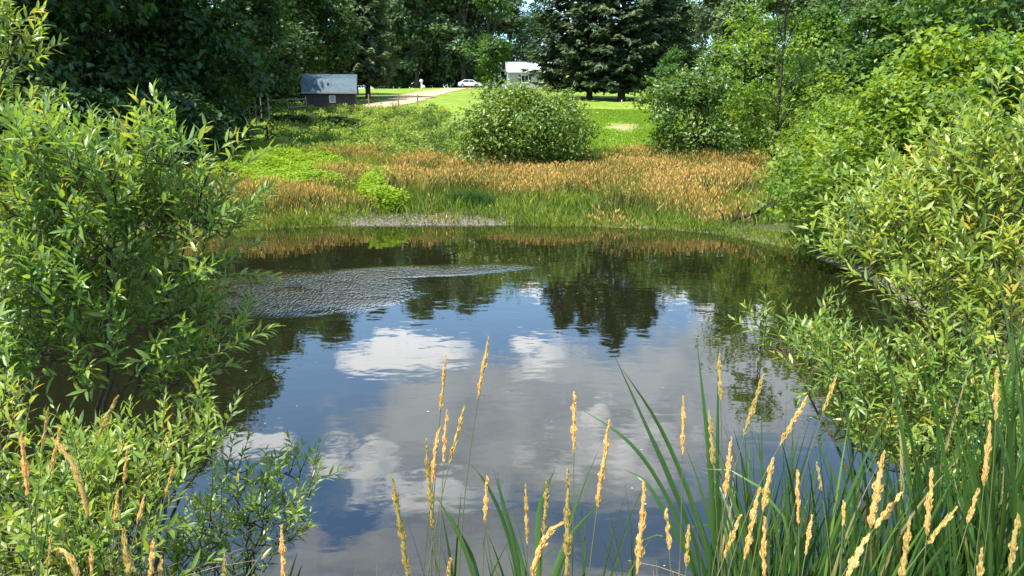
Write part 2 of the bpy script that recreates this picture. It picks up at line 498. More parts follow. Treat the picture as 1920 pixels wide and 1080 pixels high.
# ------------------------------------------------------------------ tree makers (meshes at the origin)
def broadleaf_parts(seed, h, rad, cb, nlobe, nclump, per, ls, trunk_r, leafm, sparse=0.0, stems=1, lobe_r=(.34, .52), flat=1.0):
    g = np.random.default_rng(seed)
    tr, cr = MB(), MB()
    lobes = []
    for i in range(nlobe):
        f = g.uniform(0, 1)
        z = cb+(h-cb)*f
        prof = math.sin(PI*(0.18+0.80*f))**0.8
        rl = rad*g.uniform(*lobe_r)*(0.7+.45*prof)
        a = i*2.4+g.uniform(-.5, .5)
        rr = max(0, rad*prof-rl*.75)*g.uniform(.55, 1.08)
        lobes.append((np.array([rr*math.cos(a), rr*math.sin(a), min(z, h-rl*.8)]), rl))
    lobes.append((np.array([g.uniform(-.1, .1)*rad, g.uniform(-.1, .1)*rad, h-rad*.38]), rad*.4))
    lc = np.array([l[0] for l in lobes]); lr = np.array([l[1] for l in lobes])
    w = lr**2/np.sum(lr**2)
    li = g.choice(len(lobes), nclump, p=w)
    d = nrm(g.normal(size=(nclump, 3))+np.array([0, 0, .35]))
    cc = lc[li]+d*lr[li][:, None]*(np.where(g.uniform(size=nclump) < .1, g.uniform(1.08, 1.32, nclump), g.uniform(.55, 1.06, nclump))[:, None])*np.array([1, 1, .85*flat])
    inside = np.min(np.linalg.norm(cc[:, None]-lc[None], axis=2)/lr[None], axis=1) < .55
    keep = (~inside | (g.uniform(size=nclump) < .35)) & (cc[:, 2] > cb*.55) & (g.uniform(size=nclump) > sparse)
    cc = cc[keep]; d = d[keep]
    n = len(cc)
    rc = g.uniform(.6, 1.4, n)*rad*.13
    nper = np.maximum(3, (per*g.uniform(.5, 1.4, n))).astype(int)
    k = np.repeat(np.arange(n), nper)
    off = g.normal(size=(len(k), 3))*rc[k][:, None]*np.array([.75, .75, .5])
    C = cc[k]+off
    nn = nrm(d[k]*.45+np.array([0, 0, .75])+g.normal(size=(len(k), 3))*.5)
    dd = nrm(np.cross(nn, g.normal(size=(len(k), 3)))+np.array([0, 0, -.25]))
    sz = ls*g.uniform(.6, 1.35, len(k))
    ct = g.normal(.5, .18, n)
    tint = np.clip(ct[k]+g.normal(0, .16, len(k)), 0, 1)
    quads(cr, C, dd, nn, sz, sz*g.uniform(.5, .75, len(k)), .18, tint=tint)
    # wood
    for s_ in range(stems):
        lean = g.normal(size=2)*(.02 if stems == 1 else .16)*h
        top = np.array([lean[0], lean[1], h*(.82 if stems == 1 else g.uniform(.55, .8))])
        m_ = top*.5+np.array([*(g.normal(size=2)*.02*h), 0])
        b0 = np.array([0, 0, -.3]) if stems == 1 else np.array([*(g.normal(size=2)*.08*rad), -.2])
        t = np.linspace(0, 1, 8)[:, None]
        pts = b0*(1-t)**2+2*m_*t*(1-t)+top*t*t
        rr = trunk_r*(1-.85*t[:, 0])*(1 if stems == 1 else .6)
        rr[0] *= 1.45
        tr.tube(pts, rr, 8)
        for q in range(len(lobes)):
            if stems > 1 and q % stems != s_: continue
            f = np.clip((lc[q][2]-lr[q]*.7)/h, .12, .75)
            st = pts[int(f*7)]
            en = lc[q]
            md = (st+en)/2+np.array([0, 0, -.06*np.linalg.norm(en-st)])
            t2 = np.linspace(0, 1, 6)[:, None]
            lp = st*(1-t2)**2+2*md*t2*(1-t2)+en*t2*t2
            tr.tube(lp, np.linspace(trunk_r*.33, trunk_r*.1, 6), 5)
            mine = np.where(np.linalg.norm(cc-lc[q], axis=1) < lr[q]*1.15)[0]
            for c in mine[::max(1, len(mine)//5)]:
                t3 = np.linspace(0, 1, 4)[:, None]
                tr.tube(lp[3]*(1-t3)+cc[c]*t3+np.array([0, 0, -.08])*np.sin(PI*t3), np.linspace(trunk_r*.12, trunk_r*.03, 4), 4)
    return tr, cr, leafm


def conifer_parts(seed, h, rad, cb, ls, trunk_r, leafm, power=.75, dens=1.0, droop=.25, gap=.12):
    g = np.random.default_rng(seed)
    tr, cr = MB(), MB()
    t = np.linspace(0, 1, 10)
    tr.tube(np.stack([.1*np.sin(t*5), .1*np.cos(t*4)-.1, -.4+t*(h+.2)], 1), trunk_r*(1-.95*t)+.01, 8)
    z = cb
    Cs, Ds, Ns, Ts = [], [], [], []
    while z < h-.3:
        f = (z-cb)/(h-cb)
        L0 = rad*(1-f)**power*min(1, .62+f*3)
        nb = max(4, int((7-3*f)*dens))
        a0 = g.uniform(0, 6.28)
        for b in range(nb):
            if g.uniform() < gap: continue
            a = a0+b*6.283/nb+g.uniform(-.3, .3)
            L = L0*g.uniform(.5, 1.2)+.2
            t = np.linspace(0, 1, 6)
            dirx = np.array([math.cos(a), math.sin(a), 0])
            zz = z+L*(.10*t-droop*t*t+.18*np.clip(t-.65, 0, 1)*2)
            bp = dirx[None]*(L*t)[:, None]+np.stack([0*t, 0*t, zz], 1)
            tr.tube(bp, np.linspace(trunk_r*.16*(1-f)+.015, .008, 6), 4, cap=False)
            m = max(8, int(L*11*dens))
            tq = g.uniform(.12, 1.05, m)**.8
            side = np.array([-dirx[1], dirx[0], 0])
            sw = g.uniform(-1, 1, m)*L*.24*np.sin(PI*np.clip(tq*.75+.22, 0, 1))
            c = np.stack([np.interp(tq, t, bp[:, q]) for q in range(3)], 1)+side*sw[:, None]
            c[:, 2] -= np.abs(sw)*.30+g.uniform(0, .22, m)
            Cs.append(c)
            Ds.append(nrm(dirx*.7+side*np.sign(sw)[:, None]*.7+np.array([0, 0, -.35])+g.normal(size=(m, 3))*.25))
            Ns.append(nrm(np.array([0, 0, 1.0])+dirx*.2+g.normal(size=(m, 3))*.45))
            Ts.append(np.clip(g.normal(.35, .12)+.35*tq+g.normal(0, .12, m), 0, 1))
        z += (.62-.25*f)*h/20/dens**.3
    C = np.concatenate(Cs); n = len(C)
    sz = ls*g.uniform(.6, 1.4, n)
    quads(cr, C, np.concatenate(Ds), np.concatenate(Ns), sz, sz*g.uniform(.3, .5, n), .1, tint=np.concatenate(Ts))
    return tr, cr, leafm


PROTO = {}


def plant(key, maker, name, cat, pos, rz, sc, label, group=None, trunk="trunk"):
    """first call builds the kind with its parts, later calls copy it"""
    if key not in PROTO:
        tr, cr, lm = maker()
        r = thing(name, pos, label, cat, group, rz)
        r.scale = sc if hasattr(sc, "__len__") else (sc,)*3
        tr.build(trunk, M["bark"], r)
        cr.build("crown", lm, r)
        PROTO[key] = r
        return r
    r = dup(PROTO[key], pos, rz, sc, label, group)
    if group is None and "group" in r: del r["group"]
    return r


F1 = lambda: broadleaf_parts(11, 15, 4.6, 1.6, 15, 330, 46, .40, .26, M["leaf_forest"])
F2 = lambda: broadleaf_parts(12, 16, 4.2, 2.0, 14, 320, 46, .40, .24, M["leaf_forest"])
F3 = lambda: broadleaf_parts(13, 14, 5.0, 1.2, 17, 350, 46, .40, .28, M["leaf_forest"])
FK = {"f1": F1, "f2": F2, "f3": F3}
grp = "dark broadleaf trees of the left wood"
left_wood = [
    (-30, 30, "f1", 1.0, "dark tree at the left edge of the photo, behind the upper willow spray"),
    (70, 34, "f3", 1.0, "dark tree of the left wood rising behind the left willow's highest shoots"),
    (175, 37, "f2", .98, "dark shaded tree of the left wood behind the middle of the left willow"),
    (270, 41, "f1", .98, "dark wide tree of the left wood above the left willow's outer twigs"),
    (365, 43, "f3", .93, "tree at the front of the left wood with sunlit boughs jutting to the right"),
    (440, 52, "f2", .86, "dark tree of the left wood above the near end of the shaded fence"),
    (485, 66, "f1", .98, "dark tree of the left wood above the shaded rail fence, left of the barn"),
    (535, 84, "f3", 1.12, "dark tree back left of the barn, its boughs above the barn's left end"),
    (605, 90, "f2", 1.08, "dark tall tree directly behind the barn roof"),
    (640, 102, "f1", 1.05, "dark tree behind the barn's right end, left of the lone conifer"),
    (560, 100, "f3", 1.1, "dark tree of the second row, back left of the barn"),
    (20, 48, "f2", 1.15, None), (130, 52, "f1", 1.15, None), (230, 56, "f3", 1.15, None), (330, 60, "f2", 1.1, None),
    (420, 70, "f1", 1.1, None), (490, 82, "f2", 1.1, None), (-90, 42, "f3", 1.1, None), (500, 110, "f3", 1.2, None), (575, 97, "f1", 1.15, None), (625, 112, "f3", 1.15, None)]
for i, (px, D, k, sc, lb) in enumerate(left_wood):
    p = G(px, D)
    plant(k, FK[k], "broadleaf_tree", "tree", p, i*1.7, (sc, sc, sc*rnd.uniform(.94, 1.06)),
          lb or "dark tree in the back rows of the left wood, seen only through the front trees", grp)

# low shaded growth along the wood's edge
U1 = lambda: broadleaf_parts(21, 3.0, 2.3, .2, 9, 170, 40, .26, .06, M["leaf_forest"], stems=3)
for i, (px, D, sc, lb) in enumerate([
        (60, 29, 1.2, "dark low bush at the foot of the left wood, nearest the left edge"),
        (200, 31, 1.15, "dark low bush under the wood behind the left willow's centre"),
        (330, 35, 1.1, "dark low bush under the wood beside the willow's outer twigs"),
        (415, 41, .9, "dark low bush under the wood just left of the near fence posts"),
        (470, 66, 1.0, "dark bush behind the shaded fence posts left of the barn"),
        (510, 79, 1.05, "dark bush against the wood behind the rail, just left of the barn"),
        (585, 59, (0.88, 0.66, 0.23), "dark low clump in the meadow weeds below the barn's left half"),  # this clump and next two added to imitate the wood's shade on weeds
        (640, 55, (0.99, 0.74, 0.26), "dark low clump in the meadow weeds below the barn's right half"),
        (545, 56, (0.96, 0.72, 0.25), "dark low clump added as tree shade on the meadow weeds, leftmost of three below the barn"),
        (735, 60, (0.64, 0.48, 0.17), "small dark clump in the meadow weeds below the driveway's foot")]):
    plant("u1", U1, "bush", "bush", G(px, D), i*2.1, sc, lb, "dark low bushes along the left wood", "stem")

# hill trees behind
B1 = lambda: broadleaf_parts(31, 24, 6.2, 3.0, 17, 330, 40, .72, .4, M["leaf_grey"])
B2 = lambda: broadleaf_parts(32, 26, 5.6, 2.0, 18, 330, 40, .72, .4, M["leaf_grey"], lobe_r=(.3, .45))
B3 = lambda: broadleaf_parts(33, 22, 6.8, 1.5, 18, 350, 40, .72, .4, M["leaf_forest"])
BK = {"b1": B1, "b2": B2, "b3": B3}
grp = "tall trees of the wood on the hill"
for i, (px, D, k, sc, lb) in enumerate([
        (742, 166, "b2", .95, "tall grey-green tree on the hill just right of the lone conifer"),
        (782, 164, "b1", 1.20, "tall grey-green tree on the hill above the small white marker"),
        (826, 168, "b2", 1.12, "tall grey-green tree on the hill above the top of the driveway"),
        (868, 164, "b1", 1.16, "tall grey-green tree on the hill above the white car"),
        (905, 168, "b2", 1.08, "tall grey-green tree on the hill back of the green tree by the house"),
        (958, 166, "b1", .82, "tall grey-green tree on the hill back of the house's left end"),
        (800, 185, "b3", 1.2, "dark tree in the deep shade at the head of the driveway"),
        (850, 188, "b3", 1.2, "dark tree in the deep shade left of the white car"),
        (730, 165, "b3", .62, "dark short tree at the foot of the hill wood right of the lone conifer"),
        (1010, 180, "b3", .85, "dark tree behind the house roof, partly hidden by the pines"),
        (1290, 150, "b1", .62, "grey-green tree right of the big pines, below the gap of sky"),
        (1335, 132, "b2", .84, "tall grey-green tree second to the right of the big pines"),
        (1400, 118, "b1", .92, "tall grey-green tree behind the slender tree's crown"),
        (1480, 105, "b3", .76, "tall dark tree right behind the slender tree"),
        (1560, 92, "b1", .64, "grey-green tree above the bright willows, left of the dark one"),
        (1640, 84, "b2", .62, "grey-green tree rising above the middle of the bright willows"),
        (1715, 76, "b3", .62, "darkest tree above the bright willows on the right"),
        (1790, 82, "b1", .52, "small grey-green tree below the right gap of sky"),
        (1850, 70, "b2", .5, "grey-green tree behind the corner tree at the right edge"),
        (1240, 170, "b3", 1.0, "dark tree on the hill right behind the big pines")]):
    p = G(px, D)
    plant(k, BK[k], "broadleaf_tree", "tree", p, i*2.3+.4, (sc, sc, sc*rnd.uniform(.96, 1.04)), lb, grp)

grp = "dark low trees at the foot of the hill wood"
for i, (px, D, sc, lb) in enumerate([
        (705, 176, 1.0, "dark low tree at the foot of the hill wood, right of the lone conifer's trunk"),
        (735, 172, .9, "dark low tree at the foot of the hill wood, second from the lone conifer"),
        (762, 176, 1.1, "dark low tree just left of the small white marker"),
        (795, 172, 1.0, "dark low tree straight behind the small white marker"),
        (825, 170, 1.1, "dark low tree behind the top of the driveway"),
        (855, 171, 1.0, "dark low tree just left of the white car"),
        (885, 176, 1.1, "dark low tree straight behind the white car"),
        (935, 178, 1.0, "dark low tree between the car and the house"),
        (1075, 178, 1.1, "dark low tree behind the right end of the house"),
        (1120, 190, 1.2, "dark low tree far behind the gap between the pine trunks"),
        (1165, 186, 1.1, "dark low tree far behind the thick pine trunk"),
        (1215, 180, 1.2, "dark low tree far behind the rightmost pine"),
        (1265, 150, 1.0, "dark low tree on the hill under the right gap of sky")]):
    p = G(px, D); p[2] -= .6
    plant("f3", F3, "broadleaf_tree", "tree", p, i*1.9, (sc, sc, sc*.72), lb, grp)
plant("houseTree", lambda: broadleaf_parts(41, 17.5, 4.3, 1.4, 16, 330, 40, .5, .3, M["leaf_mid"]), "broadleaf_tree", "tree", G(918, 138), 0, 1,
      "mid-green upright tree standing between the white car and the house")
plant("lone", lambda: conifer_parts(42, 17, 4.4, 2.0, .85, .34, M["leaf_lone"], .5, 1.5, .15, .1), "conifer_tree", "tree", G(690, 100), 0, 1,
      "grey-green lone conifer with a bare lower trunk on the lawn right of the barn")

# the big dark pines
grp = "big dark pines beside the house"
for i, (px, D, sc, rz, lb) in enumerate([
        (1061, 101, (.88, .88, .88), .3, "leftmost big dark pine, its boughs hanging over the house roof"),
        (1105, 97, (.86, .86, .85), 1.7, "second big dark pine from the left, right of the house"),
        (1165, 93, (.97, .97, .92), 2.9, "tallest big dark pine with the thick trunk on the shaded lawn"),
        (1222, 96, (.87, .87, .85), 4.1, "rightmost big dark pine, next to the gap of sky"),
        (1262, 126, (.8, .8, .7), 5.0, "smaller dark pine behind the right side of the big ones")]):
    plant("pine", lambda: conifer_parts(51, 22, 6.0, 1.5, 1.0, .5, M["leaf_spruce"], .5, 1.15, .22, .16), "pine_tree", "tree", G(px, D), rz, sc, lb, grp)

# trees and bushes of the right bank
plant("slender", lambda: broadleaf_parts(61, 9.5, 2.7, 1.8, 17, 270, 30, .19, .095, M["leaf_bright"], sparse=.1, lobe_r=(.2, .36)), "slender_tree", "tree", G(1448, 33), .6, 1,
      "slender young tree with thin dark trunk and loose crown on the far bank")
K1 = lambda: broadleaf_parts(62, 4.3, 3.1, .25, 15, 330, 42, .19, .10, M["leaf_bush"], stems=4, lobe_r=(.3, .46))
K2 = lambda: broadleaf_parts(63, 3.75, 4.05, .2, 18, 520, 58, .18, .12, M["leaf_dome"], stems=5, lobe_r=(.3, .44))
K3 = lambda: broadleaf_parts(64, 3.6, 2.4, .1, 14, 300, 42, .15, .06, M["leaf_bright"], stems=5, lobe_r=(.28, .44))
plant("k2", K2, "round_bush", "bush", G(963, 37.5), 1.0, (1, .9, 1.0), "big round bush with a bright top, alone in the middle of the far bank", None, "stem")
plant("k1", K1, "dark_bush", "bush", G(1300, 38.5), .4, (1.1, 1, 1.0), "wide dark green bush on short trunks behind the tan grass, left of the slender tree", None, "stem")
grp = "bright green shrubs on the right bank"
for i, (px, D, sc, rz, lb) in enumerate([
        (1415, 42, (.9, .9, .95), 0, "pale green shrub between the wide dark bush and the slender trunk"),
        (1550, 30, (.85, .85, .95), 1.1, "yellow-green shrub just right of the slender trunk"),
        (1560, 26, (.9, .9, .9), 2.0, "bright shrub on the bank beside the right end of the tan grass"),
        (1500, 23.8, (.62, .62, .5), 3.1, "low leafy shrub hanging over the dead branch at the water"),
        (1570, 19.5, (.6, .6, .62), 4.3, "low bright shrub at the water's edge under the bright willows"),
        (1660, 17, (1.05, 1.05, 1.0), 5.2, "large bright rounded shrub left of the other two tall ones on the right bank"),
        (1745, 18, (1.15, 1.15, 1.22), .7, "tallest bright yellow-green shrub on the right bank"),
        (1850, 17, (1.1, 1.1, 1.12), 1.9, "bright shrub on the right bank nearest the right edge")
        ]):
    plant("k3", K3, "shrub", "shrub", G(px, D), rz, sc, lb, grp, "stem")
grp = "mid-green trees behind the right bank"
RB = lambda: broadleaf_parts(65, 8, 3.0, .8, 14, 300, 42, .3, .14, M["leaf_mid"])
for i, (px, D, sc, rz, lb) in enumerate([
        (1345, 58, .75, 0, "small rounded tree behind the wide dark bush"),
        (1400, 52, .9, 1.0, "mid-green tree left of the slender tree's trunk"),
        (1520, 48, 1.0, 2.0, "mid-green tree right of the slender tree's crown"),
        (1610, 42, .95, 3.0, "mid-green tree behind the left bright willows"),
        (1700, 40, 1.0, 4.0, "mid-green tree behind the tallest bright shrub"),
        (1262, 75, .7, 5.0, "small tree on the lawn between the pines and the wide dark bush")]):
    plant("rb", RB, "broadleaf_tree", "tree", G(px, D), rz, sc, lb, grp)
plant("corner", lambda: broadleaf_parts(66, 9.0, 4.0, 2.4, 16, 300, 40, .30, .16, M["leaf_mid"], flat=.8), "corner_tree", "tree", G(1920, 24), .3, 1,
      "deep green broad-leaved tree at the upper right corner")

# ------------------------------------------------------------------ barn
M["board"] = plain("weathered_boards", (.060, .055, .052), .9, .2, noise=.45, nscale=3, stretch=(6, 6, .4), bump=.5)
M["tin"] = plain("painted_tin", (.075, .12, .14), .45, .5, .3, noise=.3, nscale=2.5, stretch=(1, 1, 1), bump=.35, wave=6.0)
M["white"] = plain("white_paint", (.74, .75, .73), .5, .4, noise=.08, nscale=4)
M["glass"] = plain("window_glass", (.02, .025, .03), .08, .5)
M["post"] = plain("weathered_post", (.26, .21, .16), .9, .2, noise=.4, nscale=9, stretch=(3, 3, .6), bump=.4)
bp = G(622, 75)
bp[2] -= .05
barn = thing("barn", bp, "small weathered barn with a blue-grey metal gambrel roof at the wood's edge", "barn", None, R(9))
barn.scale = (.93, .9, .80)
w = MB()
L2, D2 = 2.55, 1.9
w.prism([(-D2, -.4), (D2, -.4), (D2, 2.15), (D2-.42, 3.5), (0, 4.08), (-D2+.42, 3.5), (-D2, 2.15)], -L2, L2)
w.build("wall", M["board"], barn)
r_ = MB()
for sgn in (-1, 1):
    lo = [(-D2-.28, 2.0), (-D2+.40, 3.58)]
    up_ = [(-D2+.40, 3.58), (0, 4.2)]
    for (a, b) in (lo, up_):
        q = [(sgn*-1*abs(a[0])if False else a[0]*(1 if sgn < 0 else -1), a[1]), (b[0]*(1 if sgn < 0 else -1), b[1])]
        pr = [q[0], q[1], (q[1][0], q[1][1]+.07), (q[0][0], q[0][1]+.07)]
        if sgn < 0: pr = pr
        r_.prism(pr if sgn < 0 else pr[::-1], -L2-.22, L2+.22)
r_.build("roof", M["tin"], barn)
e_ = MB(); e_.box((0, -D2-.30, 1.99), (2*L2+.46, .05, .16)); e_.build("eave_board", plain("grey_trim", (.30, .29, .27), .8, .3, noise=.2), barn)
d_ = MB(); d_.box((-1.25, -D2-.02, .95), (1.1, .06, 1.9)); d_.box((-1.25, -D2-.06, 1.78), (1.2, .04, .12)); d_.box((-1.25, -D2-.06, .35), (1.2, .04, .12))
dd_ = d_.build("door", M["board"], barn)
h_ = MB(); h_.box((-.85, -D2-.09, 1.0), (.05, .05, .18)); h_.build("handle", M["deadwood"], dd_)
f_ = MB()
for c, s_ in (((.25, -D2-.02, 1.66), (.62, .06, .07)), ((.25, -D2-.02, .90), (.62, .06, .07)), ((-.03, -D2-.02, 1.28), (.07, .06, .69)), ((.53, -D2-.02, 1.28), (.07, .06, .69)), ((.25, -D2-.02, 1.28), (.49, .05, .04))):
    f_.box(c, s_)
wf = f_.build("window", M["white"], barn)
g_ = MB(); g_.box((.25, -D2-.005, 1.28), (.49, .03, .69)); g_.build("pane", plain("dusty_glass", (.33, .36, .36), .25, .5), wf)


# ------------------------------------------------------------------ fences
def fence(name, posts, rails, label, post_h=1.15, pr=.055, rail_r=.04, lean=.04, mat="post"):
    """posts at (px, D) on the ground, rails join post i to post j at a height"""
    base = G(*posts[0])
    f = thing(name, base, label, "fence")
    tops = []
    for (px, D) in posts:
        q = G(px, D)-base
        t = q+np.array([rnd.uniform(-lean, lean), rnd.uniform(-lean, lean), post_h*rnd.uniform(.9, 1.1)])
        m_ = MB(); m_.tube([q-np.array([0, 0, .3]), (q+t)/2, t], [pr, pr*.95, pr*.85], 7); m_.build("post", M[mat], f)
        tops.append((q, t))
    for i, j, fr in rails:
        a = tops[i][0]*(1-fr)+tops[i][1]*fr; b = tops[j][0]*(1-fr)+tops[j][1]*fr
        off = np.array([0, -pr-.02, 0])
        m_ = MB(); m_.tube([a+off, (a+b)/2+off+np.array([0, 0, -.03]), b+off], rail_r, 6); m_.build("rail", M[mat], f)


fence("wooden_fence", [(575, 70), (541, 68), (505, 64)], [(0, 1, .82), (1, 2, .82), (0, 1, .4)], "grey rail fence in the shade leaving the barn's left corner", 1.6, .075, .055)
fence("wooden_fence", [(492, 58), (481, 56), (470, 54.5), (459, 53), (505, 62)], [], "row of bare grey posts in the shade left of the rail fence", 1.75, .06)
fence("wooden_fence", [(503, 46), (468, 45.5), (430, 45)], [(0, 1, .9), (1, 2, .9)], "low dark rail fence in front of the wood near the lime-green weeds", 1.15, .06, .05, mat="deadwood")
fence("wooden_gate", [(692, 82), (747, 80), (783, 80)], [(1, 2, .8)], "short post and rail barrier at the foot of the driveway", 1.25, .07, .035, mat="post")
fence("wooden_fence", [(1072, 112), (1105, 112), (1132, 111), (1190, 110)], [(0, 1, .8), (1, 2, .8), (2, 3, .8)], "dark fence between the pine trunks on the far lawn", 1.6, .14, .07, mat="deadwood")

# ------------------------------------------------------------------ house
hp = G(1012, 158); hp[2] -= .2
house = thing("house", hp, "pale single-storey house with a white roof half hidden behind the pines", "house", None, R(3))
M["siding"] = plain("pale_siding", (.30, .36, .35), .6, .3, noise=.06, nscale=3, stretch=(.3, .3, 8), bump=.2)
M["shingle"] = plain("white_roof", (.46, .48, .48), .6, .4, noise=.14, nscale=4, bump=.2)
w = MB(); hw = 6.6
w.prism([(-3.5, -.5), (3.5, -.5), (3.5, 3.3), (0, 5.2), (-3.5, 3.3)], -hw, hw); w.build("wall", M["siding"], house)
r_ = MB()
r_.prism([(-4.0, 3.06), (0, 5.24), (0, 5.40), (-4.0, 3.22)], -hw-.4, hw+.4)
r_.prism([(4.0, 3.22), (0, 5.40), (0, 5.24), (4.0, 3.06)], -hw-.4, hw+.4)
rf = r_.build("roof", M["shingle"], house)
c_ = MB(); c_.box((2.2, .9, 5.4), (.7, .7, 1.5)); c_.box((2.2, .9, 6.2), (.85, .85, .12)); c_.build("chimney", plain("brick", (.28, .13, .09), .9, .2, noise=.3), rf)
for wx_ in (-3.3, .4, 4.2):
    f_ = MB()
    for c, s_ in (((wx_, -3.52, 2.65), (1.5, .1, .12)), ((wx_, -3.52, 1.2), (1.5, .12, .12)), ((wx_-.7, -3.52, 1.92), (.1, .1, 1.34)), ((wx_+.7, -3.52, 1.92), (.1, .1, 1.34)), ((wx_, -3.52, 1.92), (.07, .08, 1.34)),
                  ((wx_-1.0, -3.52, 1.92), (.42, .06, 1.5)), ((wx_+1.0, -3.52, 1.92), (.42, .06, 1.5))):
        f_.box(c, s_, 0 if s_[0] != .42 else 1)
    wf = f_.build("window", [M["white"], M["deadwood"]], house)
    g_ = MB(); g_.box((wx_, -3.49, 1.92), (1.32, .06, 1.34)); g_.build("pane", M["glass"], wf)
d_ = MB(); d_.box((2.4, -3.51, 1.15), (1.0, .08, 2.1)); dd_ = d_.build("door", M["deadwood"], house)
h_ = MB(); h_.box((2.78, -3.58, 1.1), (.06, .06, .14)); h_.build("handle", M["white"], dd_)
p_ = MB(); p_.prism([(-5.6, 2.35), (-3.62, 2.75), (-3.62, 2.87), (-5.6, 2.47)], 1.2, 5.6); p_.build("porch_roof", M["shingle"], house)
for q in (1.35, 5.45):
    p_ = MB(); p_.box((q, -5.5, .95), (.12, .12, 2.8)); p_.build("porch_post", M["white"], house)

# ------------------------------------------------------------------ car
cpos = G(881, 151); cpos[2] += .10
car = thing("parked_car", cpos, "white parked car side-on at the top of the driveway", "car", None, R(4))
side = [(-2.25, .35), (2.2, .35), (2.28, .62), (2.15, .88), (1.25, .98), (.55, 1.45), (-1.0, 1.5), (-1.85, 1.05), (-2.25, .92), (-2.32, .6)]


def car_shell(prof, w0, w1, zc):
    n = len(prof); V = []
    for sgn in (-1, 1):
        for x_, z_ in prof:
            ww = w0 if z_ < zc else w0+(w1-w0)*min(1, (z_-zc)/.5)
            V.append((x_, sgn*ww, z_))
    V = np.array(V); m_ = MB()
    m_.add(V, [[i, (i+1) % n, n+(i+1) % n, n+i] for i in range(n)])
    m_.add(V[:n], [list(range(n))]); m_.add(V[n:], [list(range(n))[::-1]])
    return m_


car_shell(side, .88, .68, .95).build("body", plain("white_car_paint", (.78, .79, .79), .25, .5), car)
for nm, pr in (("side_window", [(-1.6, 1.02), (-.2, 1.02), (-.2, 1.40), (-.95, 1.42)]), ("side_window", [(-.1, 1.02), (1.05, 1.02), (.5, 1.36), (-.1, 1.40)])):
    for sgn in (-1, 1):
        m_ = MB(); y0 = sgn*.875; y1 = sgn*.76
        V = np.array([(x_, (y0 if z_ < 1.1 else y1), z_) for x_, z_ in pr]+[(x_, (y0 if z_ < 1.1 else y1)-sgn*.1, z_) for x_, z_ in pr])
        m_.add(V, [[0, 1, 2, 3], [7, 6, 5, 4], [0, 4, 5, 1], [1, 5, 6, 2], [2, 6, 7, 3], [3, 7, 4, 0]]); m_.build(nm, M["glass"], car)
M["rubber"] = plain("rubber", (.02, .02, .02), .9, .2)
M["alloy"] = plain("alloy", (.5, .5, .52), .35, .5, .8)
for x_ in (-1.4, 1.4):
    for sgn in (-1, 1):
        m_ = MB(); m_.tube([(x_, sgn*.68, .32), (x_, sgn*.92, .32)], .32, 18); wh = m_.build("wheel", M["rubber"], car)
        m_ = MB(); m_.tube([(x_, sgn*.90, .32), (x_, sgn*.935, .32)], .19, 14); m_.build("rim", M["alloy"], wh)
for sgn in (-1, 1):
    m_ = MB(); m_.box((2.2, sgn*.62, .74), (.14, .34, .14)); m_.build("headlight", M["glass"], car)

# small white marker by the driveway
mp_ = G(791, 148)
mk = thing("marker_post", mp_, "small white marker post on a white stone beside the top of the driveway", "marker post")
m_ = MB(); m_.tube([(0, 0, -.1), (0, 0, .7), (-.06, 0, 1.25)], [.16, .17, .2], 9); m_.build("post", M["white"], mk)
m_ = MB(); t = np.linspace(0, PI, 8); m_.tube(np.stack([0*t-.08, 0*t, 1.45-.32*np.cos(t)], 1), .34*np.sin(t)+.02, 10); m_.build("cap", M["white"], mk)
m_ = MB(); m_.tube(np.stack([.3+0*t, 0*t-.1, .28-.4*np.cos(t)], 1), .38*np.sin(t)+.02, 10); m_.build("stone", M["white"], mk)

# ------------------------------------------------------------------ far-bank growth
g = np.random.default_rng(77)


def inside(px, py, cx, cy, rx, ry):
    return ((px-cx)/rx)**2+((py-cy)/ry)**2


def lumps(x, y, s_):
    return (np.sin(x*s_+1.3*np.sin(y*s_*.7))+np.sin(y*s_*1.1+1.7*np.sin(x*s_*.6+1)))*.5


def blades(mbx, x, y, z, hgt, wid, g, lean=.25, tint=.5, head=None):
    n = len(x)
    a = g.uniform(0, 6.28, n)
    s_ = np.stack([np.cos(a), np.sin(a), 0*a], 1)
    b = np.stack([x, y, z], 1)
    le = g.normal(size=(n, 2))*lean*hgt[:, None]
    top = b+np.stack([le[:, 0], le[:, 1], hgt], 1)
    mid = b+np.stack([le[:, 0]*.3, le[:, 1]*.3, hgt*.55], 1)
    w = wid[:, None]/2
    V = np.stack([b-s_*w*.7, b+s_*w*.7, mid+s_*w, top, mid-s_*w], 1)
    mbx.add(V, np.arange(5*n).reshape(n, 5), 0, tint)
    return top, nrm(top-mid)


def scatter(n, x0, x1, y0, y1, g):
    return g.uniform(x0, x1, n), g.uniform(y0, y1, n)


# tan grass and green sedge between the pond and the bushes
n = 230000
x, y = scatter(n, -16, 17, 22, 43, g)
z = groundv(x, y); sd = pond_sd(x, y)
ok = (sd > -.25) & (z > -.04) & (y > 19)
x, y, z, sd = x[ok], y[ok], z[ok], sd[ok]
px, py = topix(x, y, z)
wob = 14*lumps(x, y, .9)+8*lumps(x, y, 2.1)
pyw = py+wob; pxw = px+wob*2
tan = np.zeros(len(x))
tan = np.maximum(tan, 1.3-inside(pxw, pyw, 590, 385, 140, 26))
tan = np.maximum(tan, 1.4-inside(pxw, pyw, 860, 350, 215, 36))
tan = np.maximum(tan, 1.4-inside(pxw, pyw, 1080, 362, 190, 30))
tan = np.maximum(tan, 1.45-inside(pxw, pyw, 1290, 345, 190, 42))
lime = np.maximum(1.2-inside(pxw, pyw, 500, 330, 165, 26), 1.2-inside(pxw, pyw, 718, 372, 30, 30))
dk = 1.2-inside(pxw, pyw, 885, 384, 55, 20)
tan = np.where((lime > .3) | (dk > .3), -1, tan)
u = g.uniform(size=len(x))
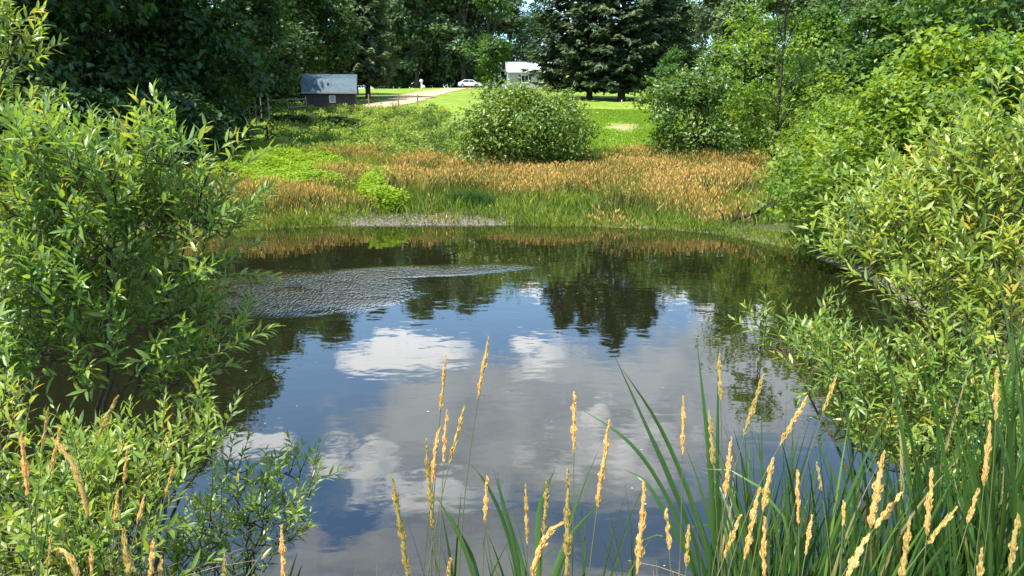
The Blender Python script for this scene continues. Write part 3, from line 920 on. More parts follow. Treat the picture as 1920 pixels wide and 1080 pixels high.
is_tan = (tan+.7*lumps(x, y, 2.3)+.75*lumps(x+3, y, .8) > .15+.8*u)
mt, mg = MB(), MB()
thin = g.uniform(size=len(x)) < .46
s1 = is_tan & thin
hh = g.uniform(.38, .85, s1.sum())*(1+.25*lumps(x[s1]+5, y[s1], 1.0))*np.clip(sd[s1]*.5, .3, 1)
tv = np.clip(.22+g.normal(0, .12, s1.sum())+.12*lumps(x[s1], y[s1], 1.3), 0, 1)
top, dr = blades(mt, x[s1], y[s1], z[s1], hh, g.uniform(.012, .03, s1.sum()), g, .24, tv)
hs = np.clip(.68+.18*lumps(x[s1], y[s1], 1.1)+g.normal(0, .16, s1.sum()), .2, 1)
quads(mt, top, dr, g.normal(size=(len(top), 3)), g.uniform(.10, .20, len(top)), g.uniform(.022, .045, len(top)), 0, tint=hs)
tag(mt.build("tan_grass", M["grass_tan"]), "tall grass with tan seed heads in a band across the far bank", "grass", kind="stuff")
s2 = ~is_tan & (lime < .35) & ((dk < .3) | (u < .6)) & (g.uniform(size=len(x)) < .38)
bare = (1.15-inside(px, py, 800, 417, 175, 13)+.25*lumps(x, y, 3)) > .1
s2 &= (inside(px, py, 1390, 415, 55, 14) > g.uniform(0, .5, len(px)))
s2 &= ~(bare & (g.uniform(size=len(x)) < .84))
hh = g.uniform(.12, .42, s2.sum())*(1+.35*lumps(x[s2], y[s2], 1.7))*np.clip(.6+sd[s2]*.3, .5, 1.25)
tv = np.clip(.5+.22*lumps(x[s2], y[s2], .8)+g.normal(0, .17, s2.sum()), 0, 1)
blades(mg, x[s2], y[s2], z[s2], hh, g.uniform(.02, .055, s2.sum()), g, .3, tv)
fx, fy = scatter(90000, -12, 10, 18, 25.5, g)
fs = pond_sd(fx, fy); fz = groundv(fx, fy); fpx, fpy = topix(fx, fy, fz)
ok = (fs > -.45) & (fs < .75) & (fz > -.12) & (inside(fpx, fpy, 1380, 425, 55, 14) > g.uniform(0, .5, len(fx))) & (g.uniform(size=len(fx)) > (1.3-inside(fpx, fpy, 800, 425, 180, 40))*1.2)
fx, fy, fz, fs = fx[ok], fy[ok], fz[ok], fs[ok]
blades(mg, fx, fy, fz, g.uniform(.08, .28, len(fx))*np.clip(.75+.4*lumps(fx, fy, 1.5), .3, 1.2), g.uniform(.015, .035, len(fx)), g, .35, np.clip(.55+.25*lumps(fx, fy, 1.1)+g.normal(0, .2, len(fx)), 0, 1))
tag(mg.build("green_grass", M["grass_green"]), "short yellow-green grass and sedge along the far shore", "grass", kind="stuff")
# broad lime weeds
ml = MB()
s3 = (lime > .2)
k = np.where(s3)[0]
for rep in range(2):
    n = len(k)
    hh = g.uniform(.1, .75, n)*(.8+.3*lumps(x[k], y[k], 2.0))
    C = np.stack([x[k]+g.normal(size=n)*.1, y[k]+g.normal(size=n)*.1, z[k]+np.maximum(hh, .05)], 1)
    nn = nrm(np.array([0, 0, 1.0])+g.normal(size=(n, 3))*.45)
    quads(ml, C, np.cross(nn, g.normal(size=(n, 3))), nn, g.uniform(.09, .2, n), g.uniform(.06, .13, n), .15, tint=np.clip(g.normal(.55, .2, n), 0, 1))
tag(ml.build("lime_weeds", M["weed_lime"]), "patches of lush lime-green weeds on the far bank", "weeds", kind="stuff")
# dark rush clumps standing in the sedge at the far shore
mdk = None
for i, (px_, D, sc, lb) in enumerate([(850, 26.6, .6, "small dark rush clump, left of three at the far shore"), (880, 26.3, .8, "largest dark rush clump, in the middle of three at the far shore"), (912, 26.6, .62, "dark rush clump, right of three at the far shore")]):
    p = G(px_, D)
    if mdk is None:
        q = MB(); n = 420
        aa = g.uniform(0, 6.28, n); rr = .55*np.sqrt(g.uniform(size=n))
        blades(q, rr*np.cos(aa), rr*np.sin(aa)*.8, 0*rr-.05, g.uniform(.45, .85, n), g.uniform(.015, .03, n), g, .16, g.uniform(0, 1, n))
        mdk = tag(q.build("rush_clump", M["dark_cattail"], None, p), lb, "rushes", "dark rush clumps at the far shore")
        mdk.scale = (sc,)*3
    else:
        dup(mdk, p, i*2.0, sc, lb)

# weedy meadow between the tan grass and the barn
mw = MB()
n = 1500
x, y = scatter(n, -24, 14, 39, 79, g)
z = groundv(x, y)
px, py = topix(x, y, z)
wl = 14*lumps(x, y, .5)
ok = (px > 380) & ((px < 835+wl) | ((py > 245) & (px < 900))) & (py > 203+wl*.3) & ((px < 690) | (py > 208)) & (py < 300)
ok &= ~((px < 512) & (py < 262))
ok &= ~((np.abs(x-bp[0]) < 3.2) & (np.abs(y-bp[1]) < 2.6))
x, y, z = x[ok], y[ok], z[ok]
n = len(x)
hb = g.uniform(.25, 1.0, n)
per = 110
k = np.repeat(np.arange(n), per)
rr = g.uniform(.5, 1.1, n)
o = nrm(g.normal(size=(len(k), 3)))*(g.uniform(.3, 1, len(k))**.5)[:, None]
C = np.stack([x[k]+o[:, 0]*rr[k], y[k]+o[:, 1]*rr[k], z[k]+np.abs(o[:, 2])*hb[k]], 1)
nn = nrm(o*.5+np.array([0, 0, .7])+g.normal(size=(len(k), 3))*.45)
quads(mw, C, np.cross(nn, g.normal(size=(len(k), 3)))+np.array([0, 0, .4]), nn, g.uniform(.12, .28, len(k)), g.uniform(.06, .14, len(k)), .15,
      tint=np.clip(g.normal(.5, .28, n)[k]+.25*lumps(x, y, .35)[k]+g.normal(0, .15, len(k)), 0, 1))
tag(mw.build("weeds", M["weed_mid"]), "rough green weeds filling the meadow in front of the barn", "weeds", kind="stuff")

# lawn blades on the mown slope
mlw = MB()
n = 60000
x, y = scatter(n, 1, 14, 40, 75, g)
z = groundv(x, y); px, py = topix(x, y, z)
ok = (px > 1040) & (px < 1290) & (inside(px, py, 1165, 238, 42, 9)+.5*lumps(x, y, 2.2) > g.uniform(.3, 1.3, len(x)))
x, y, z = x[ok], y[ok], z[ok]
blades(mlw, x, y, z, g.uniform(.04, .14, len(x)), g.uniform(.03, .06, len(x)), g, .4, np.clip(g.normal(.5, .2, len(x)), 0, 1))
tag(mlw.build("lawn_grass", M["weed_lime"]), "bright mown lawn grass between the two round bushes", "grass", kind="stuff")

mp2 = MB()
x, y = scatter(5200, -7, 2.5, 22.6, 25.4, g)
z = groundv(x, y); px, py = topix(x, y, z); sd = pond_sd(x, y)
ok = (sd > -.25) & (inside(px, py, 800, 418, 210, 19) < g.uniform(0, 1.5, len(x))+.3*lumps(x, y, 2))
for xx_, yy_, zz_ in zip(x[ok], y[ok], z[ok]):
    rr = g.uniform(.015, .05); a = np.arange(6)*PI/3+g.uniform(0, 1); q_ = rr*g.uniform(.7, 1.2, 6)
    ring = np.stack([xx_+q_*np.cos(a), yy_+q_*np.sin(a), zz_+0*a-.01], 1)
    top = np.array([[xx_+rr*.1, yy_, zz_+rr*.8]])
    mp2.add(np.concatenate([ring, top]), [[i_, (i_+1) % 6, 6] for i_ in range(6)], 0, g.uniform(0, 1))
M["pebble"] = leafmat("pebble", [(0, (.04, .036, .022)), (.5, (.11, .10, .065)), (1, (.25, .235, .17))], 0.0, rough=.8)
tag(mp2.build("shore_pebbles", M["pebble"]), "grey pebbles and washed-up bits on the bare strip of far shore", "pebbles", kind="stuff")

# fallen dead branch
fb = thing("fallen_branch", P(1308, 437, 22.2), "dark dead branch leaning out of the right bank to the water", "branch")
o0 = P(1308, 437, 22.2)
q = MB()
t = np.linspace(0, 1, 9)[:, None]
a, b, c = P(1308, 437, 22.2), P(1370, 415, 22.6), P(1455, 385, 23.2)
main = a*(1-t)**2+2*b*t*(1-t)+c*t*t-o0
q.tube(main, np.linspace(.03, .075, 9), 7)
q.build("bough", M["deadwood"], fb)
for i, (f, px_, py_) in enumerate([(3, 1345, 392), (4, 1398, 380), (5, 1440, 415), (2, 1380, 440), (6, 1462, 372), (1, 1300, 420)]):
    e = P(px_, py_, 22.4+.1*i)-o0
    t4 = np.linspace(0, 1, 5)[:, None]
    q = MB(); q.tube(main[f]*(1-t4)+e*t4+np.array([.04, 0, .06])*np.sin(PI*t4), np.linspace(.028, .008, 5), 5); q.build("twig", M["deadwood"], fb)


# ------------------------------------------------------------------ near willows
def willow(name, base, blobs, ntw, seed, label, cat="willow", Lr=(.075, .12), wr=.235, stems=5, twig=(.22, .46), sp_=.021, stem_r=.016, D_j=.45, bare=0.0, up=.5, yellow=.0, leafm="leaf_willow"):
    """blobs: (px, py, rx, ry, D): the volumes its foliage fills"""
    g = np.random.default_rng(seed)
    base = np.array([*base[:2], ground(*base[:2])])
    B = []
    for (px, py, rx, ry, D) in blobs:
        c = P(px, py, D); B.append((c, rx/FPX*D, ry/FPX*D, D_j))
    w = np.array([b[1]*b[2] for b in B]); w /= w.sum()
    bi = g.choice(len(B), ntw, p=w)
    d = nrm(g.normal(size=(ntw, 3)))*(g.uniform(0, 1, ntw)**.42)[:, None]
    A = np.array([B[i][0]+d[j]*np.array([B[i][1], B[i][3], B[i][2]]) for j, i in enumerate(bi)])
    A[:, 2] = np.maximum(A[:, 2], groundv(A[:, 0], A[:, 1]).clip(0)+.06)
    wood = MB(); lf = MB()
    nodes = []
    order = np.argsort(-np.linalg.norm(np.array([b[0] for b in B])-base, axis=1))
    pick = order[::max(1, len(order)//stems)][:stems+2]
    for i in pick:
        e = B[i][0]
        s0 = base+np.array([g.normal()*.12, g.normal()*.12, -.1])
        m_ = s0*.45+e*.55+np.array([g.normal()*.1, g.normal()*.1, .25*np.linalg.norm(e-s0)*up])
        t = np.linspace(0, 1, 14)[:, None]
        pts = s0*(1-t)**2+2*m_*t*(1-t)+e*t*t+g.normal(size=(14, 3))*.012
        wood.tube(pts, np.linspace(stem_r*g.uniform(.8, 1.2), stem_r*.35, 14), 6)
        nodes += list(pts[3:])
    nodes = [np.array(q) for q in nodes]
    NA = np.array(nodes)
    dist = np.min(np.linalg.norm(A[:, None]-NA[None], axis=2), axis=1)
    for j in np.argsort(dist):
        a = A[j]
        dn = np.linalg.norm(NA-a, axis=1)+.15*np.maximum(0, np.linalg.norm(NA-base, axis=1)-np.linalg.norm(a-base))*4
        p0 = NA[np.argmin(dn)]
        ln = np.linalg.norm(a-p0)
        t = np.linspace(0, 1, 5)[:, None]
        pts = p0*(1-t)+a*t+np.array([0, 0, -.08*ln])*np.sin(PI*t)+g.normal(size=3)*.08*ln*np.sin(PI*t)
        wood.tube(pts, np.linspace(.0055, .0032, 5), 4, cap=False)
        NA = np.concatenate([NA, pts[1:]])
        # leafy shoot
        dirn = nrm(nrm(a-p0)*.5+nrm(a-base)*.55+np.array([0, 0, .35*up*2])+g.normal(size=3)*.38)
        L = g.uniform(*twig)
        bend = nrm(g.normal(size=3))*.12+np.array([0, 0, g.uniform(-.25, .2)])
        t = np.linspace(0, 1, 6)[:, None]
        tp = a+dirn*L*t+bend*L*t*t
        wood.tube(tp, np.linspace(.0032, .0012, 6), 4, cap=False)
        if g.uniform() < bare: continue
        nl = int(L/sp_)
        f = (np.arange(nl)+g.uniform(0, 1, nl)*.5)/nl
        f = .08+.92*f
        pos = np.stack([np.interp(f, t[:, 0], tp[:, q]) for q in range(3)], 1)
        ax = nrm(dirn+2*bend*f[:, None])
        az = np.arange(nl)*2.4+g.uniform(0, 6.28)
        e1 = nrm(np.cross(ax, np.array([.2, .1, .97]))); e2 = np.cross(ax, e1)
        rad = e1*np.cos(az)[:, None]+e2*np.sin(az)[:, None]
        op = np.interp(f, [0, .7, 1], [1.0, .75, .25])[:, None]*g.uniform(.75, 1.2, nl)[:, None]
        ld = nrm(ax*.75+rad*op+np.array([0, 0, .05]))
        ln_ = nrm(np.array([-.2, -.05, 1.0])*.9+ax*.35-rad*.3+g.normal(size=(nl, 3))*.5)
        LL = g.uniform(*Lr, nl)*np.interp(f, [0, .15, .75, 1], [.75, 1, 1, .6])
        tw = g.normal(.5, .2)+(.6 if g.uniform() < yellow else 0)
        leaves(lf, pos, ld, ln_, LL, LL*wr*g.uniform(.85, 1.2, nl), g.uniform(.05, .35, nl), .3, 0, np.clip(tw+.18*(f-.4)+g.normal(0, .15, nl), 0, 1))
    r = thing(name, base, label, cat)
    for nm, q, m_ in (("branches", wood, M["twig"]), ("leaves", lf, M[leafm])):
        q.V = [v-base for v in q.V]
        q.build(nm, m_, r)
    return r


willow("willow", (-2.75, 4.25), [
    (45, 320, 70, 65, 4.6), (130, 325, 90, 50, 4.5), (215, 355, 50, 55, 4.5), (60, 420, 120, 70, 4.4), (200, 430, 110, 65, 4.5), (345, 300, 70, 24, 4.6), (400, 310, 40, 26, 4.6), (310, 405, 90, 45, 4.6),
    (390, 445, 50, 48, 4.7), (360, 510, 70, 42, 4.6), (210, 530, 130, 55, 4.4), (75, 540, 90, 65, 4.2), (300, 610, 90, 45, 4.5), (130, 610, 60, 45, 4.3),
    (390, 650, 65, 30, 4.5), (200, 640, 80, 35, 4.3), (30, 650, 60, 35, 4.0), (330, 705, 75, 30, 4.5), (400, 730, 55, 20, 4.4), (60, 680, 70, 32, 4.1), (180, 690, 60, 26, 4.2)],
    520, 101, "large willow with shining narrow leaves filling the left side over the water", yellow=.02, D_j=.34)
willow("willow", (-4.3, 4.9), [(-50, 60, 65, 90, 5.2), (-10, 140, 55, 80, 5.3), (35, 70, 36, 30, 5.3), (-50, 240, 60, 80, 5.2)],
       72, 102, "willow spray coming in at the upper left corner above the large willow", yellow=.03)
willow("willow", (-1.75, 2.7), [(40, 960, 90, 50, 3.0), (150, 930, 110, 45, 3.3), (270, 920, 80, 40, 3.5), (330, 890, 50, 30, 3.7), (70, 1040, 110, 60, 2.8), (200, 1020, 100, 55, 3.0), (10, 850, 40, 50, 3.4), (150, 1110, 130, 50, 2.7)],
       210, 103, "low willow shoots in the lower left corner among the seed stalks", yellow=.03, Lr=(.06, .095))
willow("willow", (-1.6, 3.6), [(440, 925, 45, 45, 4.3), (510, 925, 70, 28, 4.3), (575, 915, 22, 18, 4.3), (420, 1000, 70, 50, 4.0), (490, 1010, 60, 45, 4.1), (360, 1040, 60, 40, 3.8)],
       120, 104, "thin willow sprig reaching over the water at the bottom, dark below", bare=.04, Lr=(.06, .095), stem_r=.008, twig=(.15, .3))
willow("willow", (2.95, 4.3), [
    (1860, 300, 90, 70, 4.9), (1780, 370, 100, 60, 5.0), (1690, 430, 70, 55, 5.0), (1860, 420, 90, 80, 4.7), (1620, 490, 70, 40, 4.9), (1740, 500, 120, 50, 4.8),
    (1880, 520, 70, 80, 4.5), (1790, 580, 110, 50, 4.6), (1700, 560, 50, 30, 4.7), (1880, 640, 70, 70, 4.3), (1760, 640, 70, 40, 4.5), (1920, 400, 60, 140, 4.6)],
    430, 105, "large willow with narrow leaves filling the right edge over the water", yellow=.02, Lr=(.07, .115))
willow("willow", (2.5, 3.9), [(1470, 655, 50, 25, 4.7), (1540, 690, 70, 40, 4.6), (1600, 740, 60, 35, 4.5), (1690, 740, 90, 50, 4.4), (1800, 740, 110, 60, 4.2), (1700, 820, 110, 55, 4.2), (1850, 840, 100, 80, 3.9), (1600, 830, 50, 40, 4.3), (1900, 960, 50, 80, 3.6), (1780, 900, 110, 50, 4.0)],
       330, 106, "lower willow with bright yellow-green shoots behind the cattails at the right", yellow=.05, Lr=(.06, .10), wr=.22)

# a bare arching stem over the left water
bs = MB()
a, b, c = P(322, 940, 4.0), P(420, 850, 4.3), P(425, 745, 4.5)
g0 = np.array([a[0]-.1, a[1]-.2, ground(a[0]-.1, a[1]-.2)])
t = np.linspace(0, 1, 12)[:, None]
tip = P(535, 698, 4.7)
pts = np.concatenate([[g0-g0, (a-g0)*.6], a*(1-t)**2+2*b*t*(1-t)+c*t*t-g0, [c*.6+tip*.4+np.array([0, 0, .03])-g0, tip-g0]])
for _ in range(2): pts[1:-1] = (pts[:-2]+2*pts[1:-1]+pts[2:])/4
bs.tube(pts, np.linspace(.010, .003, len(pts)), 6)
r = thing("bare_shoot", g0, "dark arching bare stem with a few yellow leaves at its tip, over the left water", "shoot")
bs.build("stem", M["deadwood"], r)
q = MB(); n = 26
f = g.uniform(.72, 1, n)
pos = np.stack([np.interp(f, np.linspace(0, 1, len(pts)), pts[:, k]) for k in range(3)], 1)
leaves(q, pos, nrm(np.array([.6, .2, .5])+g.normal(size=(n, 3))*.5), nrm(np.array([0, 0, 1])+g.normal(size=(n, 3))*.4), g.uniform(.03, .06, n), .012, .2, .3, 0, g.uniform(.6, 1, n))
q.build("leaves", M["leaf_willow"], r)


# ------------------------------------------------------------------ cattails
def blade(mbx, pts, w, g, tint, twist=None):
    """long strap leaf along a curve"""
    p = np.asarray(pts); n = len(p)
    t = np.gradient(p, axis=0); t = nrm(t)
    a0 = g.uniform(0, 6.28) if twist is None else twist
    s0 = np.array([math.cos(a0), math.sin(a0), 0])
    tw = np.linspace(0, g.uniform(-1.2, 1.2), n)
    s_ = nrm(s0-t*(t@s0)[:, None]); u_ = np.cross(t, s_)
    s_ = s_*np.cos(tw)[:, None]+u_*np.sin(tw)[:, None]; nn = np.cross(t, s_)
    f = np.linspace(0, 1, n)
    ww = (w/2*np.interp(f, [0, .3, .75, 1], [.8, 1, .8, .06]))[:, None]
    V = np.stack([p-s_*ww+nn*ww*.35, p, p+s_*ww+nn*ww*.35], 1)
    i = np.arange(n-1)[:, None]*3
    F = np.concatenate([i+np.array([0, 1, 4, 3]), i+np.array([1, 2, 5, 4])])
    mbx.add(V, F, 0, tint, True)


def cattail_mesh(seed, nb, h0, h1, spread):
    g = np.random.default_rng(seed); q = MB()
    for i in range(nb):
        a = g.uniform(0, 6.28); L = g.uniform(h0, h1); sp2 = g.uniform(.3, 1)*spread
        dx, dy = math.cos(a), math.sin(a)
        t = np.linspace(0, 1, 11)
        curve = sp2*L*(t**2.2)
        zz = L*t*(1-.12*sp2*t)
        if g.uniform() < .12:
            k = np.clip((t-.68)/.32, 0, 1); zz = zz-k*k*L*.22; curve = curve+k*L*.16
        o = g.normal(size=2)*.035
        pts = np.stack([o[0]+dx*curve+.015*np.sin(t*4+i), o[1]+dy*curve, zz-.05], 1)
        blade(q, pts, g.uniform(.014, .025), g, np.clip(g.normal(.42, .24), 0, .92) if g.uniform() > .02 else 1.0)
    return q


grp = "cattails along the near shore at the lower right"
cvar = [cattail_mesh(200+i, 8, 1.05, 1.75, .26) for i in range(7)]
cobj = []
lay = []
gg = np.random.default_rng(9)
for i in range(104):
    D = gg.uniform(2.2, 3.5); px = gg.uniform(1330, 2000)
    lay.append((px, D, gg.uniform(.55, .92)*(1+.22*max(0, (px-1650)/300))))
lay += [(1372, 2.9, .92), (1420, 3.1, .9), (1330, 2.8, .74), (1640, 3.0, 1.0), (1780, 2.9, 1.22), (1840, 2.8, 1.2), (1700, 3.1, 1.12), (1480, 3.0, .85), (1000, 2.7, .72), (960, 2.8, .66), (1090, 2.7, .7), (850, 2.6, .62), (1185, 2.7, .6)]
spec = {104: "tall cattail at the left end of the lower right stand, dark against water", 108: "tall cattail plant among the willow shoots, third from the right edge",
        109: "tall cattail plant second from the right edge", 110: "tall broad-bladed cattail plant nearest the right edge",
        112: "short cattail tuft right of the bottom centre, beside the bent seed head", 113: "short cattail tuft at the bottom centre left of the bent seed head", 114: "short cattail tuft with crossing blades left of the main stand", 115: "short single tuft at the bottom left of centre, beside the cluster of seed heads", 116: "short cattail tuft at the very left foot of the main stand"}
for i, (px, D, sc) in enumerate(lay):
    p = G(px, D)
    lb = spec.get(i, "dark green cattail plant inside the dense stand at the lower right")
    k = i % 7
    if i < 7:
        o = cvar[k].build("cattail_plant", M["cattail"], None, p)
        tag(o, lb, "cattail", grp); o.scale = (sc,)*3; o.rotation_euler = (0, 0, i*1.3); cobj.append(o)
    else:
        dup(cobj[k], p, i*1.3, sc, lb, grp)

# three plants with long leaning blades that stand out over the water
def leaning(name, curves, D, label):
    base = None; q = MB(); gq = np.random.default_rng(len(label))
    for cs in curves:
        pts = [P(a, b, D+dd) for a, b, dd in cs]
        if base is None: base = np.array([pts[0][0], pts[0][1], ground(pts[0][0], pts[0][1])])
        pts = [np.array([pts[0][0]*.3+base[0]*.7, base[1], base[2]-.03])]+pts
        pts = np.array(pts); k = np.arange(len(pts)); t = np.linspace(0, len(pts)-1, 16)
        cv = np.stack([np.interp(t, k, pts[:, c]) for c in range(3)], 1)
        for _ in range(3): cv[1:-1] = (cv[:-2]+2*cv[1:-1]+cv[2:])/4
        blade(q, cv-base, gq.uniform(.015, .021), gq, gq.uniform(.2, .6), twist=.2)
    tag(q.build(name, M["cattail"], None, base), label, "cattail", grp)


leaning("cattail_plant", [[(1345, 1120, 0), (1240, 860, .1), (1150, 662, .2)], [(1330, 1120, 0), (1250, 920, .1), (1180, 820, .1), (1085, 765, .2)], [(1340, 1120, 0), (1260, 900, .1), (1195, 760, .2)], [(1350, 1120, 0), (1300, 940, .1), (1235, 790, .2), (1165, 690, .25)], [(1360, 1120, 0), (1310, 960, .1), (1262, 850, .2)], [(1330, 1120, 0), (1215, 900, .1), (1170, 880, .2)]], 2.5,
        "cattail with long blades leaning far left over the cloud reflection")
leaning("cattail_plant", [[(1345, 1120, 0), (1330, 850, .1), (1306, 636, .2)], [(1350, 1120, 0), (1345, 900, 0), (1347, 650, .1)]], 2.6, "cattail with the tallest straight upright blades left of the right-hand stand")
leaning("cattail_plant", [[(985, 1130, 0), (960, 1000, .05), (925, 880, .1)], [(985, 1130, 0), (950, 980, .1), (905, 890, .1), (880, 870, .15)], [(1010, 1130, 0), (1005, 960, .1), (1042, 875, .1)], [(1000, 1130, 0), (975, 1040, .1), (940, 940, .1), (933, 885, .15)], [(1020, 1130, 0), (1060, 1010, .1), (1130, 940, .1)]], 2.4,
        "small cattail with crossing blades alone at the bottom centre")
leaning("cattail_plant", [[(905, 1130, 0), (865, 1010, .05), (818, 930, .1)], [(905, 1130, 0), (885, 1040, .1), (840, 960, .1)]], 2.3, "short dark blades leaning left beside the seed heads at the bottom centre")


# ------------------------------------------------------------------ seed-headed grass stalks
def stalk(tip, bot, D, label, thick=1.0, seed=0, mid=None, sway=0.0):
    g = np.random.default_rng(seed)
    a = P(*bot, D); b = P(*tip, D+.03)
    dv = a-b
    gx_ = a[0]+dv[0]/max(1e-3, np.linalg.norm(dv))*.30+sway
    gy_ = D-g.uniform(-.05, .12)
    base = np.array([gx_, gy_, ground(gx_, gy_)])
    r = thing("seed_stalk", base, label, "grass stalk", "golden seed-headed grass stalks on the near bank")
    a_, b_ = a-base, b-base
    t = np.linspace(0, 1, 10)[:, None]
    c1 = a_+(a_-b_)/np.linalg.norm(a_-b_)*.45*np.linalg.norm(a_)
    z0 = np.array([0, 0, -.02])
    st = z0*(1-t)**2+2*c1*t*(1-t)+a_*t*t
    q = MB(); q.tube(st, np.linspace(.0021, .0013, 10), 5, tint=.6); q.build("stem", M["stalk"], r)
    # seed head: a spike of overlapping spikelets
    mm = (a_+b_)/2 if mid is None else (P(*mid, D+.015)-base)
    cpt = 2*mm-(a_+b_)/2
    L = np.linalg.norm(b_-a_)
    t = np.linspace(0, 1, 12)[:, None]
    ax = a_*(1-t)**2+2*cpt*t*(1-t)+b_*t*t
    q = MB()
    rmax = min(.0070, .033*L+.0030)*thick
    prof = np.interp(t[:, 0], [0, .12, .5, .85, 1], [.35, .9, 1, .6, .12])*rmax
    ax = ax+g.normal(size=(12, 3))*.0011
    prof = prof*g.uniform(.72, 1.2, 12)
    q.tube(ax, prof*.7, 7, tint=.35)
    n = int(200+L*1500)
    f = g.uniform(0, 1, n)
    pos = np.stack([np.interp(f, t[:, 0], ax[:, k]) for k in range(3)], 1)
    tg = nrm(np.stack([np.interp(f, t[:, 0], np.gradient(ax[:, k])) for k in range(3)], 1))
    e = nrm(np.cross(tg, g.normal(size=(n, 3))))
    lump = .8+.6*np.sin(f*L*150+g.uniform(0, 6))*np.sin(f*L*67+g.uniform(0, 6))
    gone = g.uniform(0, 1); keep_ = (np.abs(f-gone) > .05) | (g.uniform(size=n) < .3)
    lump = np.where(keep_, lump, .4)
    rr = np.interp(f, t[:, 0], prof)*lump
    quads(q, pos+e*rr[:, None]*.9, nrm(tg+e*.35), np.cross(e, tg)+e*.6, g.uniform(.007, .014, n), g.uniform(.002, .0036, n), .1, tint=np.clip(g.normal(.55, .24, n), 0, 1))
    q.build("seed_head", M["seed"], r)
    for k in range(2):
        i = int(g.integers(2, 5))
        o = st[i]; az = g.uniform(0, 6.28); Lb = g.uniform(.16, .32)
        t5 = np.linspace(0, 1, 7)
        pts = o+np.stack([np.cos(az)*Lb*t5**1.3*.7, np.sin(az)*Lb*t5**1.3*.7, Lb*(.8*t5-.35*t5*t5)], 1)
        q = MB(); blade(q, pts, g.uniform(.006, .010), g, g.uniform(.2, 1)); q.build("leaf", M["blade"], r)


